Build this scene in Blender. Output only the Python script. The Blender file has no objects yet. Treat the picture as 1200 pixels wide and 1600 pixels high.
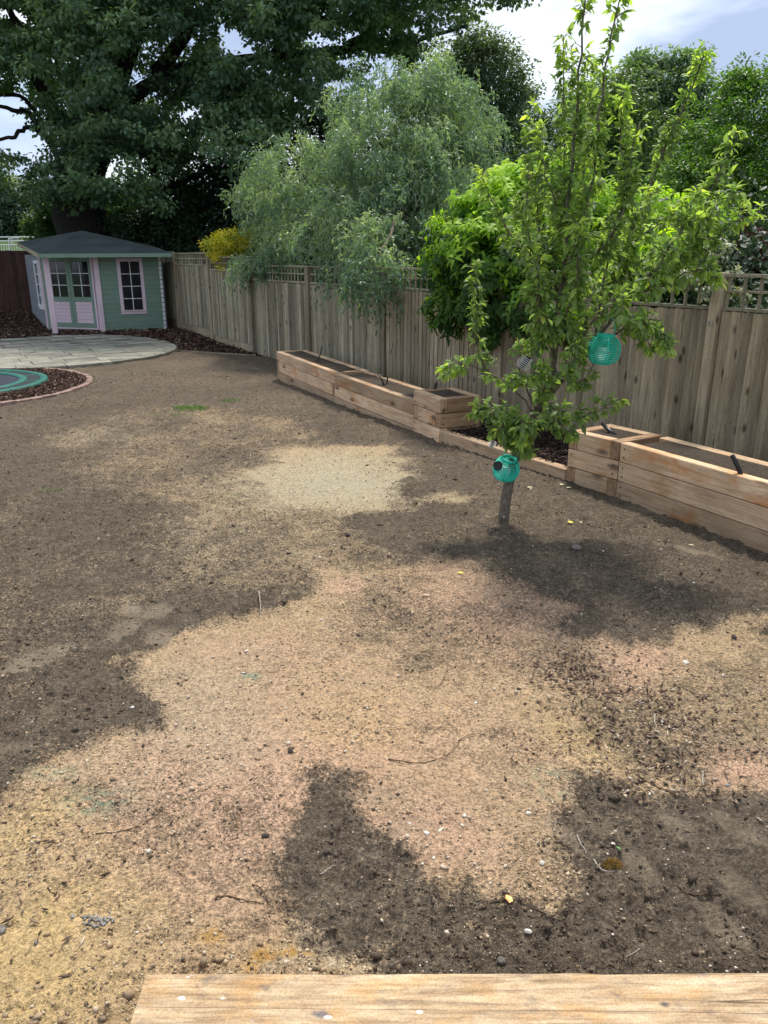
import bpy, math, random
import numpy as np
from mathutils import Vector, Matrix

random.seed(7)
RG = np.random.default_rng(11)
S = bpy.context.scene
C = S.collection

# ------------------------------------------------------------------ camera, sky, sun, exposure
FPX, H = 1200.0, 1.93
TH = math.atan(396 / 1200)
cam_d = bpy.data.cameras.new('camera')
cam_d.sensor_fit = 'VERTICAL'
cam_d.sensor_height = 36.0
cam_d.sensor_width = 27.0
cam_d.lens = 27.0
cam_d.clip_start = 0.05
cam_d.clip_end = 3000
cam = bpy.data.objects.new('camera', cam_d)
C.objects.link(cam)
cam.location = (0, 0, H)
cam.rotation_euler = (math.pi / 2 - TH, 0, 0)
S.camera = cam
S.render.resolution_x, S.render.resolution_y = 768, 1024

SUN_EL, SUN_AZ = math.radians(60), math.radians(14)     # azimuth measured from +Y (ahead) to +X (right)
sun_dir = Vector((math.sin(SUN_AZ) * math.cos(SUN_EL), math.cos(SUN_AZ) * math.cos(SUN_EL), math.sin(SUN_EL)))
W = bpy.data.worlds.new('World')
S.world = W
W.use_nodes = True
nt = W.node_tree
nt.nodes.clear()
wn = nt.nodes.new
out = wn('ShaderNodeOutputWorld')
bg = wn('ShaderNodeBackground')
bg.inputs['Strength'].default_value = 0.1
sky = wn('ShaderNodeTexSky')
sky.sky_type = 'NISHITA'
sky.sun_disc = False
sky.sun_elevation = SUN_EL
sky.sun_rotation = SUN_AZ
tc = wn('ShaderNodeTexCoord')
mp = wn('ShaderNodeMapping')
mp.inputs['Scale'].default_value = (1.0, 1.0, 2.6)
mp.inputs['Location'].default_value = (3.1, 0.4, 1.7)
n1 = wn('ShaderNodeTexNoise')
n1.inputs['Scale'].default_value = 3.4
n1.inputs['Detail'].default_value = 5
n1.inputs['Roughness'].default_value = 0.5
n1.inputs['Distortion'].default_value = 0.25
cr = wn('ShaderNodeValToRGB')
cr.color_ramp.elements[0].position = 0.42
cr.color_ramp.elements[0].color = (3.3, 4.1, 5.7, 1)
cr.color_ramp.elements[1].position = 0.60
cr.color_ramp.elements[1].color = (7.0, 7.5, 8.3, 1)
e = cr.color_ramp.elements.new(0.5)
e.color = (4.8, 5.6, 7.2, 1)
n2 = wn('ShaderNodeTexNoise')
n2.inputs['Scale'].default_value = 1.7
n2.inputs['Detail'].default_value = 3
cr2 = wn('ShaderNodeValToRGB')
cr2.color_ramp.elements[0].position = 0.3
cr2.color_ramp.elements[0].color = (0.55, 0.55, 0.55, 1)
cr2.color_ramp.elements[1].position = 0.45
cr2.color_ramp.elements[1].color = (1, 1, 1, 1)
mx = wn('ShaderNodeMix')
mx.data_type = 'RGBA'
L_ = nt.links.new
L_(tc.outputs['Generated'], mp.inputs['Vector'])
L_(mp.outputs[0], n1.inputs['Vector'])
L_(mp.outputs[0], n2.inputs['Vector'])
L_(n1.outputs['Fac'], cr.inputs[0])
L_(n2.outputs['Fac'], cr2.inputs[0])
L_(cr2.outputs[0], mx.inputs['Factor'])
L_(sky.outputs[0], mx.inputs['A'])
L_(cr.outputs[0], mx.inputs['B'])
L_(mx.outputs['Result'], bg.inputs['Color'])
L_(bg.outputs[0], out.inputs['Surface'])

sl = bpy.data.lights.new('sun', 'SUN')
sl.energy = 3.0
sl.angle = math.radians(7)
sl.color = (1.0, 0.95, 0.86)
so = bpy.data.objects.new('sun', sl)
C.objects.link(so)
so.rotation_euler = (-sun_dir).to_track_quat('-Z', 'Y').to_euler()
so.location = (0, 0, 30)
vs = S.view_settings
vs.view_transform = 'Standard'
vs.look = 'None'
vs.gamma = 1
vs.exposure = 0.66
vs.use_curve_mapping = False
S.render.engine = 'CYCLES'
S.cycles.max_bounces = 6
S.cycles.transparent_max_bounces = 8

# ------------------------------------------------------------------ helpers
FW = np.array([0, math.cos(TH), -math.sin(TH)])
UP = np.array([0, math.sin(TH), math.cos(TH)])
RT = np.array([1.0, 0, 0])


def ray(u, v):
    return FW + RT * (u - 600) / FPX + UP * (800 - v) / FPX


def G(u, v, z=0.0):
    "ground point that the photograph shows at pixel u, v"
    d = ray(u, v)
    return d * ((z - H) / d[2]) + [0, 0, H]


def at(u, v, Y):
    "point at distance Y ahead that the photograph shows at pixel u, v"
    d = ray(u, v)
    return d * Y / d[1] + [0, 0, H]


def proj(P):
    q = np.asarray(P, float) - [0, 0, H]
    z = q @ FW
    return 600 + FPX * (q @ RT) / z, 800 - FPX * (q @ UP) / z, z


def tag(o, label=None, cat=None, group=None, kind=None):
    if label: o['label'] = label
    if cat: o['category'] = cat
    if group: o['group'] = group
    if kind: o['kind'] = kind
    return o


def empty(name, loc=(0, 0, 0), rz=0.0, **k):
    o = bpy.data.objects.new(name, None)
    o.empty_display_size = 0.1
    o.location = Vector([float(a) for a in loc])
    o.rotation_euler = (0, 0, rz)
    C.objects.link(o)
    return tag(o, **k)


def link(name, me, parent=None, loc=None, rot=None, **k):
    o = bpy.data.objects.new(name, me)
    C.objects.link(o)
    if parent is not None: o.parent = parent
    if loc is not None: o.location = Vector([float(a) for a in loc])
    if rot is not None: o.rotation_euler = rot
    return tag(o, **k)


class MB:
    def __init__(s): s.v, s.f = [], []

    def add(s, vs_, fs):
        b = len(s.v)
        s.v += [tuple(float(a) for a in q) for q in vs_]
        s.f += [tuple(b + i for i in f) for f in fs]
        return s

    def box(s, x0, x1, y0, y1, z0, z1, bev=0.0):
        if bev <= 0:
            return s.add([(x0, y0, z0), (x1, y0, z0), (x1, y1, z0), (x0, y1, z0), (x0, y0, z1), (x1, y0, z1), (x1, y1, z1), (x0, y1, z1)],
                         [(0, 3, 2, 1), (4, 5, 6, 7), (0, 1, 5, 4), (1, 2, 6, 5), (2, 3, 7, 6), (3, 0, 4, 7)])
        b = bev                                       # chamfer every edge
        vs_, fs, idx = [], [], {}
        for i, X in enumerate(((x0, x0 + b), (x1, x1 - b))):
            for j, Y in enumerate(((y0, y0 + b), (y1, y1 - b))):
                for k, Z in enumerate(((z0, z0 + b), (z1, z1 - b))):
                    idx[i, j, k] = len(vs_)
                    vs_ += [(X[0], Y[1], Z[1]), (X[1], Y[0], Z[1]), (X[1], Y[1], Z[0])]
        g = lambda i, j, k, a: idx[i, j, k] + a
        for i in (0, 1): fs.append([g(i, 0, 0, 0), g(i, 1, 0, 0), g(i, 1, 1, 0), g(i, 0, 1, 0)])
        for j in (0, 1): fs.append([g(0, j, 0, 1), g(1, j, 0, 1), g(1, j, 1, 1), g(0, j, 1, 1)])
        for k in (0, 1): fs.append([g(0, 0, k, 2), g(1, 0, k, 2), g(1, 1, k, 2), g(0, 1, k, 2)])
        for i in (0, 1):
            for j in (0, 1): fs.append([g(i, j, 0, 0), g(i, j, 0, 1), g(i, j, 1, 1), g(i, j, 1, 0)])
            for k in (0, 1): fs.append([g(i, 0, k, 0), g(i, 0, k, 2), g(i, 1, k, 2), g(i, 1, k, 0)])
        for j in (0, 1):
            for k in (0, 1): fs.append([g(0, j, k, 1), g(0, j, k, 2), g(1, j, k, 2), g(1, j, k, 1)])
        for i in (0, 1):
            for j in (0, 1):
                for k in (0, 1): fs.append([g(i, j, k, 0), g(i, j, k, 1), g(i, j, k, 2)])
        return s.add(vs_, fs)

    def tube(s, pts, rad, n=6, cap=True):
        pts = [Vector([float(a) for a in p]) for p in pts]
        if not hasattr(rad, '__len__'): rad = [rad] * len(pts)
        ref = None
        rings = []
        for i, p in enumerate(pts):
            t = (pts[min(i + 1, len(pts) - 1)] - pts[max(i - 1, 0)])
            t.normalize()
            if ref is None:
                ref = Vector((0, 0, 1)) if abs(t.z) < 0.9 else Vector((1, 0, 0))
            a = t.cross(ref)
            if a.length < 1e-5: a = t.cross(Vector((0.3, 1, 0.2)))
            a.normalize()
            b = t.cross(a)
            ref = b.cross(t) if False else ref
            rings.append([p + (a * math.cos(2 * math.pi * k / n) + b * math.sin(2 * math.pi * k / n)) * rad[i] for k in range(n)])
        base = len(s.v)
        for r in rings: s.v += [tuple(q) for q in r]
        for i in range(len(rings) - 1):
            for k in range(n):
                a0 = base + i * n + k
                a1 = base + i * n + (k + 1) % n
                s.f.append((a0, a1, a1 + n, a0 + n))
        if cap:
            s.f.append(tuple(base + k for k in range(n))[::-1])
            s.f.append(tuple(base + (len(rings) - 1) * n + k for k in range(n)))
        return s

    def ring(s, c, r, tr, n=32, m=5, axis='z'):
        b = len(s.v)
        for i in range(n):
            a = 2 * math.pi * i / n
            for k in range(m):
                q = 2 * math.pi * k / m
                R_ = r + tr * math.cos(q)
                p = (R_ * math.cos(a), R_ * math.sin(a), tr * math.sin(q))
                if axis == 'x': p = (p[2], p[0], p[1])
                if axis == 'y': p = (p[0], p[2], p[1])
                s.v.append((c[0] + p[0], c[1] + p[1], c[2] + p[2]))
        for i in range(n):
            for k in range(m):
                s.f.append((b + i * m + k, b + ((i + 1) % n) * m + k, b + ((i + 1) % n) * m + (k + 1) % m, b + i * m + (k + 1) % m))
        return s

    def prism(s, poly, z0, z1):
        n = len(poly)
        return s.add([(p[0], p[1], z0) for p in poly] + [(p[0], p[1], z1) for p in poly],
                     [tuple(range(n))[::-1], tuple(range(n, 2 * n))] + [(i, (i + 1) % n, n + (i + 1) % n, n + i) for i in range(n)])

    def mesh(s, name, mat, smooth=False):
        me = bpy.data.meshes.new(name)
        me.from_pydata(s.v, [], s.f)
        me.materials.append(mat)
        if smooth: me.polygons.foreach_set('use_smooth', [True] * len(me.polygons))
        me.update()
        return me

    def build(s, name, mat, parent=None, smooth=False, loc=None, rot=None, **k):
        return link(name, s.mesh(name, mat, smooth), parent, loc, rot, **k)


def npmesh(name, V, F, mat, attrs=None, smooth=False):
    "V (n,3), F (m,k) equal-sided faces; attrs: dict name -> per vertex floats"
    me = bpy.data.meshes.new(name)
    n, m, k = len(V), len(F), F.shape[1]
    me.vertices.add(n)
    me.vertices.foreach_set('co', np.ascontiguousarray(V, dtype=np.float32).ravel())
    me.loops.add(m * k)
    me.loops.foreach_set('vertex_index', np.ascontiguousarray(F, dtype=np.int32).ravel())
    me.polygons.add(m)
    me.polygons.foreach_set('loop_start', np.arange(0, m * k, k, dtype=np.int32))
    if smooth: me.polygons.foreach_set('use_smooth', np.ones(m, bool))
    for a, val in (attrs or {}).items():
        at_ = me.attributes.new(a, 'FLOAT', 'POINT')
        at_.data.foreach_set('value', np.ascontiguousarray(val, dtype=np.float32))
    me.materials.append(mat)
    me.update(calc_edges=True)
    me.validate()
    return me


def vnoise(x, y, seed=0):
    xi, yi = np.floor(x).astype(np.int64), np.floor(y).astype(np.int64)
    fx, fy = x - xi, y - yi
    fx, fy = fx * fx * (3 - 2 * fx), fy * fy * (3 - 2 * fy)

    def h(a, b):
        q = (a * 374761393 + b * 668265263 + seed * 974634777) & 0xffffffff
        q = ((q ^ (q >> 13)) * 1274126177) & 0xffffffff
        return ((q ^ (q >> 16)) & 0xffff) / 65535.0
    return (h(xi, yi) * (1 - fx) + h(xi + 1, yi) * fx) * (1 - fy) + (h(xi, yi + 1) * (1 - fx) + h(xi + 1, yi + 1) * fx) * fy


def fbm(x, y, seed=0, o=4, rough=0.5):
    s, a, t = 0, 1.0, 0
    for i in range(o):
        s = s + a * vnoise(x * 2 ** i + 17.3 * i, y * 2 ** i - 9.1 * i, seed + i)
        t += a
        a *= rough
    return s / t


def sstep(a, b, x):
    t = np.clip((x - a) / (b - a), 0, 1)
    return t * t * (3 - 2 * t)


# ------------------------------------------------------------------ materials
class NM:
    "small node-material writer"
    def __init__(s, name, rough=0.7, spec=0.3):
        s.m = bpy.data.materials.new(name)
        s.m.use_nodes = True
        s.t = s.m.node_tree
        s.p = s.t.nodes['Principled BSDF']
        s.p.inputs['Roughness'].default_value = rough
        s.p.inputs['Specular IOR Level'].default_value = spec
        s.outn = s.t.nodes['Material Output']

    def n(s, ty, **k):
        q = s.t.nodes.new('ShaderNode' + ty)
        for a, b in k.items():
            if a in q.inputs: q.inputs[a].default_value = b
            else: setattr(q, a, b)
        return q

    def l(s, a, b): s.t.links.new(a, b)

    def coord(s, scale=(1, 1, 1), obj=True, rnd=True):
        c = s.n('TexCoord')
        o_ = c.outputs['Object' if obj else 'Generated']
        if rnd:
            oi = s.n('ObjectInfo')
            mu = s.n('Math', operation='MULTIPLY')
            mu.inputs[1].default_value = 53.7
            s.l(oi.outputs['Random'], mu.inputs[0])
            ad = s.n('VectorMath', operation='ADD')
            s.l(o_, ad.inputs[0])
            s.l(mu.outputs[0], ad.inputs[1])
            o_ = ad.outputs[0]
        m_ = s.n('Mapping')
        m_.inputs['Scale'].default_value = scale
        s.l(o_, m_.inputs['Vector'])
        return m_.outputs[0]

    def noise(s, vec, scale, detail=4, rough=0.55, dist=0.0):
        q = s.n('TexNoise', Scale=scale, Detail=detail, Roughness=rough, Distortion=dist)
        s.l(vec, q.inputs['Vector'])
        return q.outputs['Fac']

    def ramp(s, fac, stops):
        q = s.n('ValToRGB')
        el = q.color_ramp.elements
        while len(el) < len(stops): el.new(0.5)
        for e_, (p, c) in zip(el, stops):
            e_.position = p
            e_.color = (*c, 1) if hasattr(c, '__len__') else (c, c, c, 1)
        s.l(fac, q.inputs[0])
        return q.outputs[0]

    def mix(s, f, a, b, mode='MIX'):
        q = s.n('Mix', data_type='RGBA', blend_type=mode)
        for sock, val in ((q.inputs['Factor'], f), (q.inputs['A'], a), (q.inputs['B'], b)):
            if hasattr(val, 'is_output'): s.l(val, sock)
            elif hasattr(val, '__len__'): sock.default_value = (*val, 1)
            else: sock.default_value = val
        return q.outputs['Result']

    def math(s, op, a, b=0.0, c=0.0):
        q = s.n('Math', operation=op)
        for i, val in enumerate((a, b, c)):
            if hasattr(val, 'is_output'): s.l(val, q.inputs[i])
            else: q.inputs[i].default_value = val
        return q.outputs[0]

    def attr(s, name):
        q = s.n('Attribute', attribute_name=name)
        return q.outputs['Fac']

    def bump(s, h, strength=0.5, dist=0.01, chain=None):
        b = s.n('Bump', Strength=strength, Distance=dist)
        s.l(h, b.inputs['Height'])
        if chain is not None: s.l(chain, b.inputs['Normal'])
        s.l(b.outputs[0], s.p.inputs['Normal'])
        return b.outputs[0]

    def base(s, c):
        if hasattr(c, 'is_output'): s.l(c, s.p.inputs['Base Color'])
        else: s.p.inputs['Base Color'].default_value = (*c, 1)
        return s.m


def wood(name, c1, c2, c3, sc=(1, 14, 14), g=3.0, rough=0.75, knots=0.0, blotch=1.5, bumps=0.4, var=0.3, stain=None, crack=0.6, crackw=0.012):
    m = NM(name, rough, 0.25)
    v = m.coord(sc)
    gr = m.noise(v, g, 6, 0.62, 0.6)
    col = m.ramp(gr, [(0.3, c1), (0.5, c2), (0.72, c3)])
    v2 = m.coord((1, 1, 1))
    bl = m.noise(v2, blotch, 3)
    dk = m.ramp(bl, [(0.3, 0.62), (0.7, 1.12)])
    col = m.mix(0.75, col, dk, 'MULTIPLY')
    cn = m.noise(m.coord((sc[0] * .7, sc[1] * .8, sc[2] * .8)), g * 1.3, 4, 0.55, 0.5)
    ck = m.ramp(m.math('ABSOLUTE', m.math('SUBTRACT', cn, 0.5)), [(0.0, 0.35), (crackw, 1.0)])
    col = m.mix(crack, col, ck, 'MULTIPLY')
    fine = m.noise(m.coord((sc[0] * 3, sc[1] * 5, sc[2] * 5)), g * 3, 3)
    col = m.mix(0.5, col, m.ramp(fine, [(0.36, 0.66), (0.62, 1.15)]), 'MULTIPLY')
    if stain:
        st = m.noise(m.coord((0.9, 1.5, 1.5)), 2.2, 3, 0.6, 0.4)
        col = m.mix(m.ramp(st, [(0.57, 0.0), (0.69, 0.8)]), col, stain)
    if knots:
        vo = m.n('TexVoronoi', Scale=knots)
        m.l(m.coord((0.6, 1.6, 1.6) if sc[2] != 1 else (1.6, 1.6, 0.7)), vo.inputs['Vector'])
        kn = m.ramp(vo.outputs['Distance'], [(0.09, 0.85), (0.2, 0.0)])
        col = m.mix(kn, col, tuple(a * 0.22 for a in c1))
    oi = m.n('ObjectInfo')
    vr = m.ramp(oi.outputs['Random'], [(0.0, 1 - var), (1.0, 1 + var * 0.35)])
    col = m.mix(1.0, col, vr, 'MULTIPLY')
    m.bump(m.math('ADD', gr, m.math('MULTIPLY', fine, 0.5)), bumps, 0.006)
    return m.base(col)


def old_timber():
    m = NM('worn_sleeper', 0.7, 0.25)
    v = m.coord((1, 5, 5), rnd=False)
    a = m.noise(v, 4.5, 7, 0.68, 0.8)
    col = m.ramp(a, [(0.30, (0.24, 0.15, 0.08)), (0.45, (0.42, 0.285, 0.16)), (0.56, (0.52, 0.375, 0.225)), (0.72, (0.62, 0.48, 0.32))])
    b = m.noise(m.coord((1, 2.2, 1), rnd=False), 5, 4, 0.6)
    col = m.mix(m.ramp(b, [(0.52, 0.0), (0.66, 0.65)]), col, (0.52, 0.29, 0.11))
    gl = m.noise(m.coord((1, 22, 22), rnd=False), 4, 5, 0.62, 0.6)
    col = m.mix(0.8, col, m.ramp(gl, [(0.38, 0.62), (0.58, 1.1)]), 'MULTIPLY')
    cn = m.noise(m.coord((.10, 6, 6), rnd=False), 1.9, 3, 0.5, 0.05)
    ck = m.ramp(m.math('ABSOLUTE', m.math('SUBTRACT', cn, 0.5)), [(0.0, 0.15), (0.007, 1.0)])
    col = m.mix(0.85, col, ck, 'MULTIPLY')
    d = m.noise(m.coord((1, 1.6, 1), rnd=False), 9, 5, 0.7)
    col = m.mix(m.ramp(d, [(0.57, 0.0), (0.68, 0.55)]), col, (0.10, 0.085, 0.08))
    w = m.noise(m.coord((1, 2.0, 1), rnd=False), 13, 4, 0.6)
    col = m.mix(m.ramp(w, [(0.68, 0.0), (0.74, 0.6)]), col, (0.78, 0.74, 0.68))
    wob = m.n('TexNoise', Scale=22.0, Detail=4.0)
    m.l(m.coord(rnd=False), wob.inputs['Vector'])
    for kx, ky, rad, kc, lo in KNOTS:
        ds = m.n('VectorMath', operation='DISTANCE')
        m.l(m.coord((1, 1.9, 0.0), rnd=False), ds.inputs[0])
        ds.inputs[1].default_value = (kx, ky * 1.9, 0)
        dd = m.math('ADD', m.math('DIVIDE', ds.outputs['Value'], rad), m.math('MULTIPLY', m.math('SUBTRACT', wob.outputs['Fac'], 0.5), 1.6))
        col = m.mix(m.ramp(dd, [(0.35, lo), (1.0, 0.0)]), col, kc)
    col = m.mix(0.55, col, m.ramp(m.noise(m.coord(rnd=False), 160, 3), [(0.38, 0.7), (0.6, 1.15)]), 'MULTIPLY')
    m.bump(m.math('ADD', gl, m.math('MULTIPLY', ck, 0.6)), 0.5, 0.004)
    return m.base(col)


M_OLD = old_timber
_o = (230, 1520)


def _loc(u, v):
    a = G(u, v, .2) - G(230, 1520, .2)
    return a[0], a[1]


KNOTS = [(*_loc(1040, 1571), .018, (.09, .075, .075), .95), (*_loc(500, 1586), .030, (.12, .11, .12), .85), (*_loc(512, 1590), .012, (.75, .72, .68), .8), (*_loc(284, 1560), .013, (.85, .82, .76), .95), (*_loc(348, 1560), .008, (.8, .76, .7), .8), (*_loc(540, 1522), .025, (.2, .16, .13), .6), (*_loc(820, 1528), .03, (.25, .19, .14), .5), (*_loc(1100, 1524), .025, (.25, .2, .17), .6), (*_loc(655, 1582), .01, (.82, .78, .72), .7)]


def paint(name, c, rough=0.5, dirt=0.25, wear=None):
    m = NM(name, rough, 0.35)
    v = m.coord((1, 1, 1))
    d = m.noise(v, 2.5, 6, 0.65)
    col = m.mix(dirt, c, m.ramp(d, [(0.3, 0.55), (0.7, 1.2)]), 'MULTIPLY')
    s = m.noise(m.coord((1, 1, 9)), 6, 4)
    col = m.mix(dirt, col, m.ramp(s, [(0.35, 0.7), (0.6, 1.1)]), 'MULTIPLY')
    m.bump(s, 0.12, 0.004)
    return m.base(col)


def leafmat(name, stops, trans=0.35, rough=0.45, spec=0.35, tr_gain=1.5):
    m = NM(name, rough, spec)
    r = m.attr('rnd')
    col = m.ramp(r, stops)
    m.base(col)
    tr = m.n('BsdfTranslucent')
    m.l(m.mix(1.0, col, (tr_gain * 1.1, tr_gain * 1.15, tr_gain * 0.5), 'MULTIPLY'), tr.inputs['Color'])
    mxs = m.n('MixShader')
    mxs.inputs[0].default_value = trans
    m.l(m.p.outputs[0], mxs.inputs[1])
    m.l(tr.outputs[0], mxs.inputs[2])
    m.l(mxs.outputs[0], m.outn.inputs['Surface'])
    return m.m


def bark(name, c1, c2, sc=(6, 6, 1.5), g=4):
    m = NM(name, 0.9, 0.15)
    v = m.coord(sc, rnd=False)
    q = m.noise(v, g, 6, 0.65, 0.3)
    m.bump(q, 0.8, 0.03)
    return m.base(m.ramp(q, [(0.3, c1), (0.7, c2)]))


M = {}
M['fence'] = wood('weathered_fence', (0.235, 0.20, 0.125), (0.37, 0.325, 0.215), (0.50, 0.45, 0.32), sc=(14, 14, 1), g=2.2, knots=5.0, blotch=0.8, var=0.5)
M['fence_brown'] = wood('brown_fence', (0.24, 0.185, 0.112), (0.38, 0.31, 0.20), (0.50, 0.425, 0.29), sc=(14, 14, 1), g=2.2, knots=5.0, blotch=0.8, var=0.35)
M['fence_dark'] = wood('stained_fence', (0.04, 0.018, 0.013), (0.075, 0.035, 0.024), (0.12, 0.058, 0.04), sc=(14, 14, 1), g=2, var=0.5)
M['sleeper'] = wood('new_sleeper', (0.52, 0.325, 0.18), (0.69, 0.47, 0.285), (0.80, 0.595, 0.395), sc=(1, 14, 14), g=2.2, knots=3.4, blotch=2.0, bumps=0.5, var=0.4, stain=(0.52, 0.225, 0.075), crack=.7)
M['sleeper_old'] = M_OLD()
M['sleeper_end'] = wood('orange_sleeper', (0.33, 0.18, 0.09), (0.49, 0.30, 0.165), (0.62, 0.43, 0.27), sc=(1, 10, 10), g=2.2, knots=3.4, blotch=3.0, bumps=0.5, var=0.35)
M['green'] = paint('sage_green_paint', (0.185, 0.27, 0.20), 0.6)
M['lilac'] = paint('pale_lilac_paint', (0.185, 0.20, 0.215), 0.6)
M['pink'] = paint('pale_pink_paint', (0.68, 0.53, 0.57), 0.55, 0.25)
M['white'] = paint('white_paint', (0.75, 0.74, 0.72), 0.5, 0.15)
M['teal'] = paint('teal_plastic', (0.03, 0.62, 0.45), 0.35, 0.1)
M['teal_pad'] = paint('teal_vinyl', (0.010, 0.13, 0.095), 0.6, 0.3)
M['black'] = paint('black_plastic', (0.012, 0.012, 0.014), 0.35, 0.2)
M['pad'] = paint('dark_vinyl', (0.016, 0.024, 0.03), 0.85, 0.3)
M['mat'] = paint('trampoline_mesh', (0.018, 0.024, 0.04), 0.85, 0.3)
M['candle'] = paint('candle_wax', (0.72, 0.8, 0.76), 0.5, 0.1)
M['metal'] = paint('galvanised_metal', (0.4, 0.4, 0.38), 0.4, 0.3)
M['barkoak'] = bark('oak_bark', (0.014, 0.012, 0.011), (0.05, 0.043, 0.038))
M['barkapple'] = bark('apple_bark', (0.09, 0.072, 0.052), (0.27, 0.23, 0.175), sc=(14, 14, 5), g=5)
M['twig'] = bark('dry_twig', (0.06, 0.038, 0.025), (0.2, 0.135, 0.09), sc=(30, 30, 30), g=4)
M['twigpale'] = bark('bleached_twig', (0.4, 0.34, 0.27), (0.65, 0.58, 0.48), sc=(30, 30, 30), g=4)


def roofing():
    m = NM('roof_felt', 0.9, 0.15)
    v = m.coord()
    q = m.noise(v, 1.5, 5)
    f_ = m.noise(v, 90, 2)
    col = m.ramp(q, [(0.3, (0.032, 0.042, 0.042)), (0.7, (0.058, 0.07, 0.07))])
    col = m.mix(0.5, col, m.ramp(f_, [(0.35, 0.6), (0.65, 1.3)]), 'MULTIPLY')
    m.bump(f_, 0.3, 0.004)
    return m.base(col)


M['roof'] = roofing()


def glass():
    m = NM('dark_glass', 0.06, 0.5)
    v = m.coord()
    q = m.noise(v, 3, 3)
    return m.base(m.ramp(q, [(0.3, (0.008, 0.008, 0.012)), (0.7, (0.03, 0.028, 0.035))]))


M['glass'] = glass()


def stone(name, c1, c2, sc=2.0, var=0.25, bumps=0.5):
    m = NM(name, 0.85, 0.25)
    v = m.coord()
    q = m.noise(v, sc, 6, 0.65, 0.5)
    f_ = m.noise(v, sc * 14, 4, 0.6)
    col = m.ramp(q, [(0.32, c1), (0.68, c2)])
    col = m.mix(0.5, col, m.ramp(f_, [(0.35, 0.65), (0.65, 1.2)]), 'MULTIPLY')
    oi = m.n('ObjectInfo')
    col = m.mix(1.0, col, m.ramp(oi.outputs['Random'], [(0, 1 - var), (1, 1 + var * 0.3)]), 'MULTIPLY')
    m.bump(m.math('ADD', q, f_), bumps, 0.01)
    return m.base(col)


M['slab'] = stone('sandstone_slab', (0.15, 0.143, 0.115), (0.36, 0.345, 0.275), 1.6)
M['brick'] = stone('pink_brick', (0.22, 0.14, 0.11), (0.42, 0.29, 0.24), 6)
M['white_stone'] = stone('white_flint', (0.52, 0.47, 0.38), (0.8, 0.75, 0.65), 20, 0.15, 0.3)
M['grey_stone'] = stone('grey_stone', (0.12, 0.105, 0.09), (0.3, 0.27, 0.235), 18, 0.3)
M['dark_stone'] = stone('dark_clod', (0.045, 0.032, 0.026), (0.11, 0.085, 0.07), 25, 0.2)
M['slate'] = stone('slate_chips', (0.13, 0.125, 0.12), (0.5, 0.48, 0.44), 30, 0.4)


def speck(name, attr='c0'):
    "loose grains and chips: colour chosen per grain by the rnd attribute"
    m = NM(name, 0.9, 0.15)
    return m


def scatter_mat(name, stops, rough=0.85):
    m = NM(name, rough, 0.2)
    col = m.ramp(m.attr('rnd'), stops)
    q = m.noise(m.coord(rnd=False), 120, 3)
    col = m.mix(0.6, col, m.ramp(q, [(0.35, 0.6), (0.65, 1.2)]), 'MULTIPLY')
    return m.base(col)


M['chips'] = scatter_mat('bark_chips', [(0.0, (0.018, 0.010, 0.008)), (0.45, (0.05, 0.026, 0.018)), (0.8, (0.12, 0.062, 0.042)), (0.93, (0.19, 0.115, 0.08)), (1.0, (0.34, 0.25, 0.18))])
M['chips_wet'] = scatter_mat('wet_bark', [(0.0, (0.010, 0.007, 0.006)), (0.7, (0.035, 0.02, 0.016)), (1.0, (0.13, 0.08, 0.055))])
M['chips_dry'] = scatter_mat('dry_wood_chips', [(0.0, (0.06, 0.035, 0.028)), (0.5, (0.15, 0.095, 0.07)), (0.85, (0.33, 0.24, 0.17)), (1.0, (0.6, 0.5, 0.38))])
M['clods'] = scatter_mat('soil_crumbs', [(0.0, (0.075, 0.055, 0.038)), (0.35, (0.135, 0.10, 0.068)), (0.6, (0.34, 0.24, 0.145)), (0.85, (0.55, 0.42, 0.27)), (0.97, (0.6, 0.5, 0.38)), (1.0, (0.75, 0.7, 0.6))])


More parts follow.
